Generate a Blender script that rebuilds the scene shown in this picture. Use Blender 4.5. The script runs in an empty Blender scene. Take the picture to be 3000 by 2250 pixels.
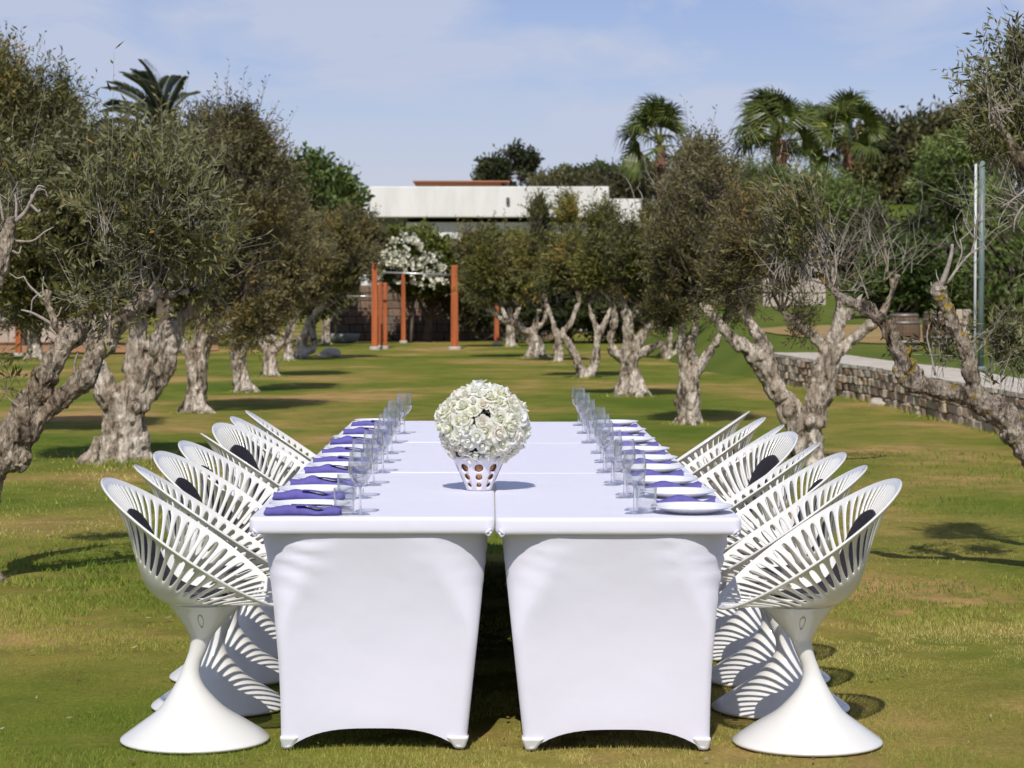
import bpy, bmesh, math, random
import numpy as np
from mathutils import Vector, Matrix, Euler

S = bpy.context.scene
COL = S.collection
R = math.radians
rng = np.random.default_rng(7)
random.seed(7)

# ------------------------------------------------------------------ camera
FPX, CX, CY, CAMZ = 7083.33, 1500.0, 1125.0, 1.445
cam_d = bpy.data.cameras.new('camera'); cam = bpy.data.objects.new('camera', cam_d); COL.objects.link(cam)
cam_d.sensor_width = 36; cam_d.lens = 85; cam_d.clip_start = 0.1; cam_d.clip_end = 3000
cam.location = (0, 0, CAMZ)
cam.rotation_euler = Euler((R(90) - math.atan(275 / FPX), 0, -math.atan(60 / FPX)), 'XYZ')
cam_d.dof.use_dof = True; cam_d.dof.focus_distance = 9.3; cam_d.dof.aperture_fstop = 9
S.camera = cam

# ------------------------------------------------------------------ sun + sky
SUN_EL = R(47)
sun_from = Vector((-0.10, -1.0, 0)).normalized() * math.cos(SUN_EL) + Vector((0, 0, math.sin(SUN_EL)))
sd = bpy.data.lights.new('sun', 'SUN'); sd.energy = 4.2; sd.angle = R(0.53); sd.color = (1.0, 0.955, 0.88)
so = bpy.data.objects.new('sun', sd); COL.objects.link(so)
so.rotation_euler = (-sun_from).to_track_quat('-Z', 'Y').to_euler(); so.location = (0, -20, 30)

W = bpy.data.worlds.new('World'); S.world = W; W.use_nodes = True
nt = W.node_tree; N = nt.nodes; L = nt.links; N.clear()
out = N.new('ShaderNodeOutputWorld'); bg = N.new('ShaderNodeBackground'); L.new(bg.outputs[0], out.inputs[0])
sky = N.new('ShaderNodeTexSky'); sky.sky_type = 'NISHITA'; sky.sun_disc = False
sky.sun_elevation = SUN_EL; sky.sun_rotation = math.atan2(sun_from.x, sun_from.y)
sky.air_density = 1.0; sky.dust_density = 0.3; sky.ozone_density = 3.0
tint = N.new('ShaderNodeMix'); tint.data_type = 'RGBA'; tint.blend_type = 'MULTIPLY'
tint.inputs[0].default_value = 1.0; tint.inputs[7].default_value = (0.90, 0.81, 1.0, 1)
L.new(sky.outputs[0], tint.inputs[6])
tc = N.new('ShaderNodeTexCoord'); mp = N.new('ShaderNodeMapping'); mp.inputs['Scale'].default_value = (5, 5, 15)
mp.inputs['Location'].default_value = (1.3, 1.7, 2.1)
mp.inputs['Rotation'].default_value = (0, R(14), 0)
L.new(tc.outputs['Generated'], mp.inputs[0])
nz = N.new('ShaderNodeTexNoise'); nz.inputs['Scale'].default_value = 1.6; nz.inputs['Detail'].default_value = 7; nz.inputs['Roughness'].default_value = 0.55; nz.inputs['Distortion'].default_value = .6
L.new(mp.outputs[0], nz.inputs[0])
cr = N.new('ShaderNodeValToRGB'); cr.color_ramp.elements[0].position = 0.46; cr.color_ramp.elements[1].position = 0.60
cr.color_ramp.elements[0].color = (0, 0, 0, 1); cr.color_ramp.elements[1].color = (0.8, 0.8, 0.8, 1)
L.new(nz.outputs[0], cr.inputs[0])
cm = N.new('ShaderNodeMix'); cm.data_type = 'RGBA'; cm.inputs[7].default_value = (5.7, 6.25, 7.9, 1)
sx = N.new('ShaderNodeSeparateXYZ'); L.new(tc.outputs['Generated'], sx.inputs[0])
hzr = N.new('ShaderNodeMapRange'); hzr.interpolation_type = 'SMOOTHSTEP'; hzr.inputs['From Min'].default_value = -.01; hzr.inputs['From Max'].default_value = .10; hzr.inputs['To Min'].default_value = .95; hzr.inputs['To Max'].default_value = 0
L.new(sx.outputs[2], hzr.inputs[0]); mxm = N.new('ShaderNodeMath'); mxm.operation = 'MAXIMUM'; L.new(hzr.outputs[0], mxm.inputs[0]); L.new(cr.outputs[0], mxm.inputs[1])
L.new(mxm.outputs[0], cm.inputs[0]); L.new(tint.outputs[2], cm.inputs[6]); L.new(cm.outputs[2], bg.inputs[0])
bg.inputs[1].default_value = 0.094

S.view_settings.view_transform = 'Standard'; S.view_settings.look = 'None'
S.view_settings.exposure = 0.0; S.view_settings.gamma = 1.0; S.view_settings.use_curve_mapping = False
S.render.engine = 'CYCLES'
S.cycles.use_denoising = True
S.cycles.max_bounces = 10; S.cycles.transparent_max_bounces = 24; S.cycles.glossy_bounces = 4; S.cycles.transmission_bounces = 8
S.cycles.use_adaptive_sampling = True; S.cycles.adaptive_threshold = 0.015
S.cycles.sample_clamp_indirect = 6

# ------------------------------------------------------------------ pixel -> world
CM = cam.rotation_euler.to_matrix()
def at(px, py, d):
    r = CM @ Vector(((px - CX) / FPX, -(py - CY) / FPX, -1.0))
    k = d / r.y
    return Vector((r.x * k, d, CAMZ + r.z * k))
def gnd(px, py, z=0.0):
    r = CM @ Vector(((px - CX) / FPX, -(py - CY) / FPX, -1.0))
    k = (z - CAMZ) / r.z
    return Vector((r.x * k, r.y * k, z))

# ------------------------------------------------------------------ helpers
def link(o, parent=None):
    COL.objects.link(o)
    if parent is not None: o.parent = parent
    return o
def tag(o, label=None, cat=None, group=None, kind=None):
    if label: o['label'] = label
    if cat: o['category'] = cat
    if group: o['group'] = group
    if kind: o['kind'] = kind
    return o
def thing(name, label, cat, loc=(0, 0, 0), rz=0.0, group=None):
    o = bpy.data.objects.new(name, None); o.empty_display_size = 0.1
    o.location = loc; o.rotation_euler = (0, 0, rz); COL.objects.link(o)
    return tag(o, label, cat, group)
def mesh_np(name, V, F, mat=None, smooth=False):
    """V (n,3) array; F (m,k) array of equal faces, or a list of lists"""
    me = bpy.data.meshes.new(name)
    V = np.asarray(V, dtype=np.float32).reshape(-1, 3)
    if isinstance(F, np.ndarray):
        m, k = F.shape
        me.vertices.add(len(V)); me.vertices.foreach_set('co', V.ravel())
        me.loops.add(m * k); me.loops.foreach_set('vertex_index', F.astype(np.int32).ravel())
        me.polygons.add(m)
        me.polygons.foreach_set('loop_start', np.arange(0, m * k, k, dtype=np.int32))
        me.polygons.foreach_set('loop_total', np.full(m, k, dtype=np.int32))
        me.update(calc_edges=True)
    else:
        me.from_pydata([tuple(v) for v in V.tolist()], [], F); me.update()
    if smooth: me.polygons.foreach_set('use_smooth', np.ones(len(me.polygons), dtype=bool))
    if mat: me.materials.append(mat)
    return me
def part(name, V, F, mat, parent=None, smooth=False, origin=None, kind=None):
    V = np.asarray(V, dtype=np.float64).reshape(-1, 3)
    if origin is not None: V = V - np.array(origin)
    o = bpy.data.objects.new(name, mesh_np(name, V, F, mat, smooth)); link(o, parent)
    if kind: o['kind'] = kind
    return o
class MB:
    def __init__(s): s.v = []; s.f = []
    def add(s, V, F):
        o = len(s.v); s.v.extend([tuple(map(float, p)) for p in V]); s.f.extend([[int(i) + o for i in f] for f in F])
    def box(s, a, b):
        x0, y0, z0 = a; x1, y1, z1 = b
        s.add([(x0,y0,z0),(x1,y0,z0),(x1,y1,z0),(x0,y1,z0),(x0,y0,z1),(x1,y0,z1),(x1,y1,z1),(x0,y1,z1)],
              [(0,3,2,1),(4,5,6,7),(0,1,5,4),(1,2,6,5),(2,3,7,6),(3,0,4,7)])
    def build(s, name, mat, parent=None, smooth=False, origin=None, bevel=0, kind=None):
        V = np.array(s.v)
        o = part(name, V, s.f, mat, parent, smooth, origin, kind)
        if bevel: bake(o, [('BEVEL', dict(width=bevel, segments=2, limit_method='ANGLE'))])
        return o
def bake(o, mods):
    for t, kw in mods:
        m = o.modifiers.new(t, t)
        for k, v in kw.items(): setattr(m, k, v)
    dg = bpy.context.evaluated_depsgraph_get()
    me = bpy.data.meshes.new_from_object(o.evaluated_get(dg), preserve_all_data_layers=True, depsgraph=dg)
    o.modifiers.clear(); old = o.data; o.data = me
    if not me.materials and old.materials: me.materials.append(old.materials[0])
    return o
def catmull(P, n):
    P = np.asarray(P, float)
    if len(P) < 3:
        t = np.linspace(0, 1, n + 1)[:, None]; return P[0] * (1 - t) + P[-1] * t
    Q = np.vstack([2 * P[0] - P[1], P, 2 * P[-1] - P[-2]]); o = []
    for i in range(1, len(Q) - 2):
        for t in np.linspace(0, 1, n, endpoint=False):
            a, b, c, d = Q[i-1], Q[i], Q[i+1], Q[i+2]
            o.append(0.5 * ((2*b) + (-a+c)*t + (2*a-5*b+4*c-d)*t*t + (-a+3*b-3*c+d)*t**3))
    o.append(Q[-2]); return np.array(o)
def tube(P, rad, n=8, cap=True):
    P = np.asarray(P, float); m = len(P); rad = np.broadcast_to(np.asarray(rad, float), (m,))
    T = np.gradient(P, axis=0); T /= np.linalg.norm(T, axis=1)[:, None] + 1e-9
    up = np.array([0.13, 0.31, 0.94]);  V = []
    if abs(T[0] @ up) > .9: up = np.array([1.0, 0.1, 0.0])
    a = np.linspace(0, 2 * np.pi, n, endpoint=False)
    u = np.cross(T[0], up)
    for i in range(m):
        u = u - T[i] * (u @ T[i]); u /= np.linalg.norm(u) + 1e-9; w = np.cross(T[i], u)
        V.append(P[i] + rad[i] * (np.cos(a)[:, None] * u + np.sin(a)[:, None] * w))
    V = np.vstack(V); F = []
    for i in range(m - 1):
        for j in range(n):
            k = (j + 1) % n; F.append([i*n+j, i*n+k, (i+1)*n+k, (i+1)*n+j])
    if cap:
        F.append(list(range(n))[::-1]); F.append([(m-1)*n + j for j in range(n)])
    return V, F
def lathe(prof, n=24, close=False):
    V = []; F = []
    for (r, z) in prof:
        for j in range(n):
            a = 2*math.pi*j/n; V.append((r*math.cos(a), r*math.sin(a), z))
    m = len(prof)
    for i in range(m - 1 if not close else m):
        for j in range(n):
            k = (j+1) % n; i2 = (i+1) % m
            F.append([i*n+j, i*n+k, i2*n+k, i2*n+j])
    return V, F
_G = np.random.default_rng(99).random((32, 32, 32))
def vnoise(P, sc, seed=0):
    P = np.asarray(P, float) / np.asarray(sc, float) + seed * 7.31
    i = np.floor(P).astype(int); f = P - i; f = f*f*(3-2*f); r = 0
    for dx in (0, 1):
        for dy in (0, 1):
            for dz in (0, 1):
                w = (f[:,0] if dx else 1-f[:,0]) * (f[:,1] if dy else 1-f[:,1]) * (f[:,2] if dz else 1-f[:,2])
                r = r + w * _G[(i[:,0]+dx) % 32, (i[:,1]+dy) % 32, (i[:,2]+dz) % 32]
    return r
def dup(root, loc, rz=0.0, label=None, name=None):
    r = root.copy(); COL.objects.link(r); r.location = loc; r.rotation_euler = (0, 0, rz)
    if label: r['label'] = label
    for ch in list(root.children):
        c = ch.copy(); COL.objects.link(c); c.parent = r
        for g in list(ch.children):
            d = g.copy(); COL.objects.link(d); d.parent = c
    return r

# ------------------------------------------------------------------ materials
def new_mat(name):
    m = bpy.data.materials.new(name); m.use_nodes = True
    return m, m.node_tree.nodes, m.node_tree.links, m.node_tree.nodes['Principled BSDF']
def noise_mat(name, stops, scale=4, detail=6, rough=0.7, bump=0.2, bscale=None, stretch=(1,1,1), spec=0.4, bdist=0.02, rr=0.6, coord='Object'):
    m, N, L, b = new_mat(name)
    tc = N.new('ShaderNodeTexCoord'); mp = N.new('ShaderNodeMapping'); mp.inputs['Scale'].default_value = stretch
    L.new(tc.outputs[coord], mp.inputs[0])
    n = N.new('ShaderNodeTexNoise'); n.inputs['Scale'].default_value = scale; n.inputs['Detail'].default_value = detail; n.inputs['Roughness'].default_value = rr
    L.new(mp.outputs[0], n.inputs[0])
    c = N.new('ShaderNodeValToRGB'); L.new(n.outputs[0], c.inputs[0])
    el = c.color_ramp.elements
    el[0].position, el[0].color = stops[0][0], (*stops[0][1], 1)
    el[1].position, el[1].color = stops[-1][0], (*stops[-1][1], 1)
    for p, col in stops[1:-1]:
        e = el.new(p); e.color = (*col, 1)
    L.new(c.outputs[0], b.inputs['Base Color'])
    b.inputs['Roughness'].default_value = rough; b.inputs['Specular IOR Level'].default_value = spec
    if bump:
        n2 = N.new('ShaderNodeTexNoise'); n2.inputs['Scale'].default_value = bscale or scale * 3; n2.inputs['Detail'].default_value = 6
        L.new(mp.outputs[0], n2.inputs[0])
        bp = N.new('ShaderNodeBump'); bp.inputs['Strength'].default_value = bump; bp.inputs['Distance'].default_value = bdist
        L.new(n2.outputs[0], bp.inputs['Height']); L.new(bp.outputs[0], b.inputs['Normal'])
    return m
def bark_mat(name, dark, mid, light, lichen=None, scale=9):
    m, N, L, b = new_mat(name)
    tc = N.new('ShaderNodeTexCoord'); mp = N.new('ShaderNodeMapping'); mp.inputs['Scale'].default_value = (1, 1, .38)
    L.new(tc.outputs['Object'], mp.inputs[0])
    n = N.new('ShaderNodeTexNoise'); n.inputs['Scale'].default_value = scale; n.inputs['Detail'].default_value = 9; n.inputs['Roughness'].default_value = .68; n.inputs['Distortion'].default_value = .6
    L.new(mp.outputs[0], n.inputs[0])
    c = N.new('ShaderNodeValToRGB'); L.new(n.outputs[0], c.inputs[0]); el = c.color_ramp.elements
    el[0].position = .37; el[0].color = (*dark, 1); el[1].position = .60; el[1].color = (*light, 1); e = el.new(.455); e.color = (*mid, 1)
    col = c.outputs[0]
    if lichen:
        n3 = N.new('ShaderNodeTexNoise'); n3.inputs['Scale'].default_value = 14; n3.inputs['Detail'].default_value = 4
        L.new(tc.outputs['Object'], n3.inputs[0])
        c3 = N.new('ShaderNodeValToRGB'); c3.color_ramp.elements[0].position = .58; c3.color_ramp.elements[1].position = .64
        L.new(n3.outputs[0], c3.inputs[0])
        mx = N.new('ShaderNodeMix'); mx.data_type = 'RGBA'; L.new(c3.outputs[0], mx.inputs[0]); L.new(col, mx.inputs[6]); mx.inputs[7].default_value = (*lichen, 1)
        col = mx.outputs[2]
    nf = N.new('ShaderNodeTexNoise'); nf.inputs['Scale'].default_value = scale*3.3; nf.inputs['Detail'].default_value = 8; nf.inputs['Roughness'].default_value = .75; L.new(mp.outputs[0], nf.inputs[0])
    cf = N.new('ShaderNodeValToRGB'); cf.color_ramp.elements[0].position = .36; cf.color_ramp.elements[0].color = (.36,.33,.29,1); cf.color_ramp.elements[1].position = .53; cf.color_ramp.elements[1].color = (1.3,1.28,1.25,1)
    L.new(nf.outputs[0], cf.inputs[0]); mm = N.new('ShaderNodeMix'); mm.data_type = 'RGBA'; mm.blend_type = 'MULTIPLY'; mm.inputs[0].default_value = .7; L.new(col, mm.inputs[6]); L.new(cf.outputs[0], mm.inputs[7]); col = mm.outputs[2]
    nl = N.new('ShaderNodeTexNoise'); nl.inputs['Scale'].default_value = scale*.28; nl.inputs['Detail'].default_value = 5; nl.inputs['Roughness'].default_value = .7; L.new(mp.outputs[0], nl.inputs[0])
    cl = N.new('ShaderNodeValToRGB'); cl.color_ramp.elements[0].position = .38; cl.color_ramp.elements[0].color = (.50,.43,.34,1); cl.color_ramp.elements[1].position = .56; cl.color_ramp.elements[1].color = (1.05,1.05,1.05,1)
    L.new(nl.outputs[0], cl.inputs[0]); m3 = N.new('ShaderNodeMix'); m3.data_type = 'RGBA'; m3.blend_type = 'MULTIPLY'; m3.inputs[0].default_value = .85; L.new(col, m3.inputs[6]); L.new(cl.outputs[0], m3.inputs[7]); col = m3.outputs[2]
    L.new(col, b.inputs['Base Color'])
    v = N.new('ShaderNodeTexVoronoi'); v.inputs['Scale'].default_value = scale * 3.2; L.new(mp.outputs[0], v.inputs[0])
    n2 = N.new('ShaderNodeTexNoise'); n2.inputs['Scale'].default_value = scale * 4; n2.inputs['Detail'].default_value = 8; n2.inputs['Roughness'].default_value = .7; L.new(mp.outputs[0], n2.inputs[0])
    ad = N.new('ShaderNodeMath'); ad.operation = 'ADD'; L.new(v.outputs[0], ad.inputs[0]); L.new(n2.outputs[0], ad.inputs[1])
    bp = N.new('ShaderNodeBump'); bp.inputs['Strength'].default_value = 1.0; bp.inputs['Distance'].default_value = .035
    L.new(ad.outputs[0], bp.inputs['Height']); L.new(bp.outputs[0], b.inputs['Normal'])
    b.inputs['Roughness'].default_value = .9; b.inputs['Specular IOR Level'].default_value = .2
    return m
def leaf_mat(name, stops, under=None, trans=.22, rough=.5, spec=.4):
    m, N, L, b = new_mat(name)
    a = N.new('ShaderNodeAttribute'); a.attribute_name = 'tint'
    c = N.new('ShaderNodeValToRGB'); L.new(a.outputs['Fac'], c.inputs[0]); el = c.color_ramp.elements
    el[0].position, el[0].color = stops[0][0], (*stops[0][1], 1); el[1].position, el[1].color = stops[-1][0], (*stops[-1][1], 1)
    for p, col in stops[1:-1]:
        e = el.new(p); e.color = (*col, 1)
    col = c.outputs[0]
    if under:
        g = N.new('ShaderNodeNewGeometry'); mx = N.new('ShaderNodeMix'); mx.data_type = 'RGBA'
        f = N.new('ShaderNodeMath'); f.operation = 'MULTIPLY'; f.inputs[1].default_value = .75; L.new(g.outputs['Backfacing'], f.inputs[0])
        L.new(f.outputs[0], mx.inputs[0]); L.new(col, mx.inputs[6]); mx.inputs[7].default_value = (*under, 1); col = mx.outputs[2]
    L.new(col, b.inputs['Base Color']); b.inputs['Roughness'].default_value = rough; b.inputs['Specular IOR Level'].default_value = spec
    t = N.new('ShaderNodeBsdfTranslucent'); L.new(col, t.inputs[0])
    ms = N.new('ShaderNodeMixShader'); ms.inputs[0].default_value = trans
    L.new(b.outputs[0], ms.inputs[1]); L.new(t.outputs[0], ms.inputs[2]); L.new(ms.outputs[0], N['Material Output'].inputs[0])
    return m
def plain(name, col, rough=.5, metal=0, spec=.5, coat=0):
    m, N, L, b = new_mat(name)
    b.inputs['Base Color'].default_value = (*col, 1); b.inputs['Roughness'].default_value = rough
    b.inputs['Metallic'].default_value = metal; b.inputs['Specular IOR Level'].default_value = spec
    b.inputs['Coat Weight'].default_value = coat; b.inputs['Coat Roughness'].default_value = .08
    return m

M = {}
M['lawn'] = None
def lawn_mat():
    m, N, L, b = new_mat('lawn')
    tc = N.new('ShaderNodeTexCoord')
    def noise(scale, detail, rough, seedv=(0,0,0), st=(1,1,1)):
        mp = N.new('ShaderNodeMapping'); mp.inputs['Location'].default_value = seedv; mp.inputs['Scale'].default_value = st
        L.new(tc.outputs['Object'], mp.inputs[0])
        n = N.new('ShaderNodeTexNoise'); n.inputs['Scale'].default_value = scale; n.inputs['Detail'].default_value = detail; n.inputs['Roughness'].default_value = rough
        L.new(mp.outputs[0], n.inputs[0]); return n
    def ramp(n, stops):
        c = N.new('ShaderNodeValToRGB'); el = c.color_ramp.elements; L.new(n.outputs[0], c.inputs[0])
        el[0].position, el[0].color = stops[0][0], (*stops[0][1], 1); el[1].position, el[1].color = stops[-1][0], (*stops[-1][1], 1)
        for p, col in stops[1:-1]:
            e = el.new(p); e.color = (*col, 1)
        return c
    big = ramp(noise(.32, 5, .6, (3.1, 1.7, 0), (1, .7, 1)), [(.34, (.10,.145,.018)), (.46, (.165,.185,.030)), (.54, (.24,.21,.048)), (.64, (.42,.27,.11))])
    med = ramp(noise(2.4, 6, .65), [(.3, (.55,.62,.5)), (.55, (1,1,1)), (.75, (1.25,1.12,1.0))])
    mul = N.new('ShaderNodeMix'); mul.data_type = 'RGBA'; mul.blend_type = 'MULTIPLY'; mul.inputs[0].default_value = .75
    L.new(big.outputs[0], mul.inputs[6]); L.new(med.outputs[0], mul.inputs[7])
    fine = ramp(noise(55, 8, .75, st=(1, .6, 1)), [(.3, (.5,.5,.5)), (.55, (1,1,1)), (.72, (1.7,1.55,1.35))])
    mul2 = N.new('ShaderNodeMix'); mul2.data_type = 'RGBA'; mul2.blend_type = 'MULTIPLY'; mul2.inputs[0].default_value = .7
    L.new(mul.outputs[2], mul2.inputs[6]); L.new(fine.outputs[0], mul2.inputs[7])
    L.new(mul2.outputs[2], b.inputs['Base Color']); b.inputs['Roughness'].default_value = .95; b.inputs['Specular IOR Level'].default_value = .05
    bp = N.new('ShaderNodeBump'); bp.inputs['Strength'].default_value = .5; bp.inputs['Distance'].default_value = .03
    n4 = noise(30, 8, .8); L.new(n4.outputs[0], bp.inputs['Height']); L.new(bp.outputs[0], b.inputs['Normal'])
    return m
M['lawn'] = lawn_mat()
M['terrace'] = noise_mat('terrace_grass', [(.35, (.075,.11,.018)), (.5, (.10,.13,.022)), (.62,(.14,.145,.035)), (.72, (.26,.185,.07))], scale=.22, detail=4, rough=.95, bump=.5, bscale=20, spec=.05)
M['soil'] = noise_mat('soil', [(.3, (.30,.15,.07)), (.7, (.42,.24,.12))], scale=.8, rough=.95, spec=.1)
M['hill'] = noise_mat('hill_scrub', [(.3, (.03,.045,.012)), (.7, (.08,.08,.03))], scale=.8, rough=.95, spec=.1)
M['bark'] = bark_mat('olive_bark', (.05,.040,.032), (.36,.305,.245), (.62,.55,.47))
M['bark_near'] = bark_mat('olive_bark_weathered', (.055,.042,.03), (.33,.27,.21), (.56,.48,.38), scale=16)
M['bark_lichen'] = bark_mat('olive_bark_lichen', (.045,.037,.03), (.29,.24,.19), (.50,.44,.37), lichen=(.34,.25,.06), scale=18)
M['deadwood'] = noise_mat('dead_wood', [(.3, (.22,.18,.155)), (.7, (.42,.37,.33))], scale=20, rough=.85, spec=.2, bump=.4)
M['twig'] = noise_mat('twig_bark', [(.3, (.07,.055,.04)), (.7, (.17,.14,.105))], scale=6, rough=.9, bump=0, spec=.2)
M['twig_pale'] = noise_mat('pale_twig', [(.3, (.22,.19,.15)), (.7, (.42,.38,.32))], scale=6, rough=.9, bump=0, spec=.2)
OL = [(0, (.045,.046,.011)), (.4, (.100,.100,.024)), (.75, (.175,.168,.045)), (.94,(.21,.195,.05)), (1, (.32,.19,.04))]
M['olive_leaf'] = leaf_mat('olive_leaf', OL, under=(.205,.205,.10), rough=.5, spec=.28)
M['olive_leaf_dry'] = leaf_mat('olive_leaf_dry', [(0, (.046,.043,.012)), (.5, (.115,.102,.026)), (.8, (.185,.16,.044)), (1, (.28,.18,.06))], under=(.20,.185,.09), rough=.55, spec=.25)
M['olive_leaf_yellow'] = leaf_mat('olive_leaf_yellow', [(0, (.060,.065,.012)), (.5, (.145,.15,.026)), (.85, (.24,.225,.04)), (1, (.32,.20,.06))], under=(.15,.155,.06), rough=.55, spec=.25)
M['green_leaf'] = leaf_mat('green_leaf', [(0, (.035,.062,.012)), (.6, (.07,.115,.02)), (1, (.12,.17,.03))], rough=.5)
M['light_leaf'] = leaf_mat('tamarisk_leaf', [(0, (.11,.165,.035)), (.6, (.185,.26,.06)), (1, (.27,.34,.09))], rough=.6, trans=.35)
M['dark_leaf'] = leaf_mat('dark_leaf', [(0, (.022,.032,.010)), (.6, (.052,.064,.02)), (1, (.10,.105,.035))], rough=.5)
M['brown_leaf'] = leaf_mat('carob_leaf', [(0, (.032,.040,.012)), (.6, (.080,.085,.026)), (1, (.17,.14,.045))], rough=.5)
M['palm_leaf'] = leaf_mat('palm_leaf', [(0, (.045,.065,.012)), (.6, (.10,.13,.022)), (1, (.24,.24,.04))], rough=.4, spec=.5)
M['date_leaf'] = leaf_mat('date_palm_leaf', [(0, (.07,.09,.045)), (.6, (.13,.155,.075)), (1, (.25,.24,.11))], rough=.45, spec=.4)
M['blossom'] = leaf_mat('white_blossom', [(0, (.70,.68,.54)), (1, (.88,.86,.76))], rough=.7)
M['palm_trunk'] = noise_mat('palm_trunk', [(.3, (.10,.045,.03)), (.7, (.28,.14,.09))], scale=6, rough=.9, bump=.6)
M['blossom_leaf'] = leaf_mat('blossom_shrub_leaf', [(0, (.08,.10,.015)), (.6, (.19,.22,.035)), (1, (.32,.32,.08))], rough=.5)
M['grass'] = leaf_mat('grass_blade', [(0, (.16,.23,.03)), (.35, (.32,.345,.065)), (.7, (.52,.44,.14)), (1, (.75,.6,.3))], rough=.6, spec=.15, trans=.25)

# ------------------------------------------------------------------ ground
def build_ground():
    xs = np.concatenate([np.linspace(-400, -14, 12), np.linspace(-12, 12, 121), np.linspace(14, 400, 12)])
    ys = np.concatenate([np.linspace(-60, 2, 6), np.linspace(3, 40, 186), np.linspace(41, 90, 50), np.linspace(100, 900, 12)])
    X, Y = np.meshgrid(xs, ys, indexing='ij'); P = np.stack([X.ravel(), Y.ravel(), 0*X.ravel()], 1)
    Z = (vnoise(P, 2.1, 3) - .5) * .035 + (vnoise(P, .6, 4) - .5) * .012
    near = np.exp(-((np.abs(P[:,0]) < 1.5) * 1.0) * 3)          # level lawn under the tables
    lvl = np.clip((np.maximum(np.abs(P[:,0]) - 1.1, np.maximum(7.2 - P[:,1], P[:,1] - 13.3))) / .8, 0, 1)
    P[:,2] = Z * lvl - .004 * (1 - lvl)
    nx, ny = len(xs), len(ys)
    i, j = np.meshgrid(np.arange(nx-1), np.arange(ny-1), indexing='ij'); a = (i*ny+j).ravel()
    F = np.stack([a, a+ny, a+ny+1, a+1], 1)
    o = part('ground', P, F, M['lawn'], smooth=True); tag(o, 'mown green and straw coloured lawn', kind='structure')
    # grass blades
    def blades(n, d0, d1, hgt, wid):
        t = rng.random(n); d = d0 * (d1/d0) ** t
        x = (rng.random(n) * 3160 - 1520) / FPX * d
        p = np.stack([x, d, 0*x], 1)
        dens = vnoise(p, .35, 6) * .6 + vnoise(p, .09, 7) * .4
        k = (dens > .36) & (rng.random(n) < np.clip((22.5 - d)/9, 0, 1)); p = p[k]; n = len(p); dens = dens[k]
        a = rng.random(n) * 2*np.pi; s = .6 + .8*rng.random(n); sc = p[:,1] / 8
        h = hgt * s * (.5 + dens); lean = rng.normal(0, .55, (n, 2))
        w = wid * s * sc**.7
        side = np.stack([np.cos(a), np.sin(a), 0*a], 1) * w[:,None]
        tip = np.stack([lean[:,0]*h, lean[:,1]*h, h], 1)
        V = np.stack([p - side, p + side, p + tip], 1)
        V[:,:2,2] = -.012; V[:,2,2] += -.006
        c = np.clip(vnoise(p, 1.6, 9) * 1.5 - .45 + rng.normal(0, .16, n), 0, 1)
        return V.reshape(-1, 3), np.repeat(c, 3)
    A = [blades(230000, 7.1, 11.5, .013, .0015), blades(90000, 11.5, 22, .024, .0024)]
    V = np.vstack([a[0] for a in A]); c = np.concatenate([a[1] for a in A])
    F = np.arange(len(V)).reshape(-1, 3)
    g = part('grass', V, F, M['grass']); at_ = g.data.attributes.new('tint', 'FLOAT', 'POINT'); at_.data.foreach_set('value', c.astype(np.float32))
    tag(g, 'short mown grass blades with straw tones over the lawn', 'grass', kind='stuff')
build_ground()

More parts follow.
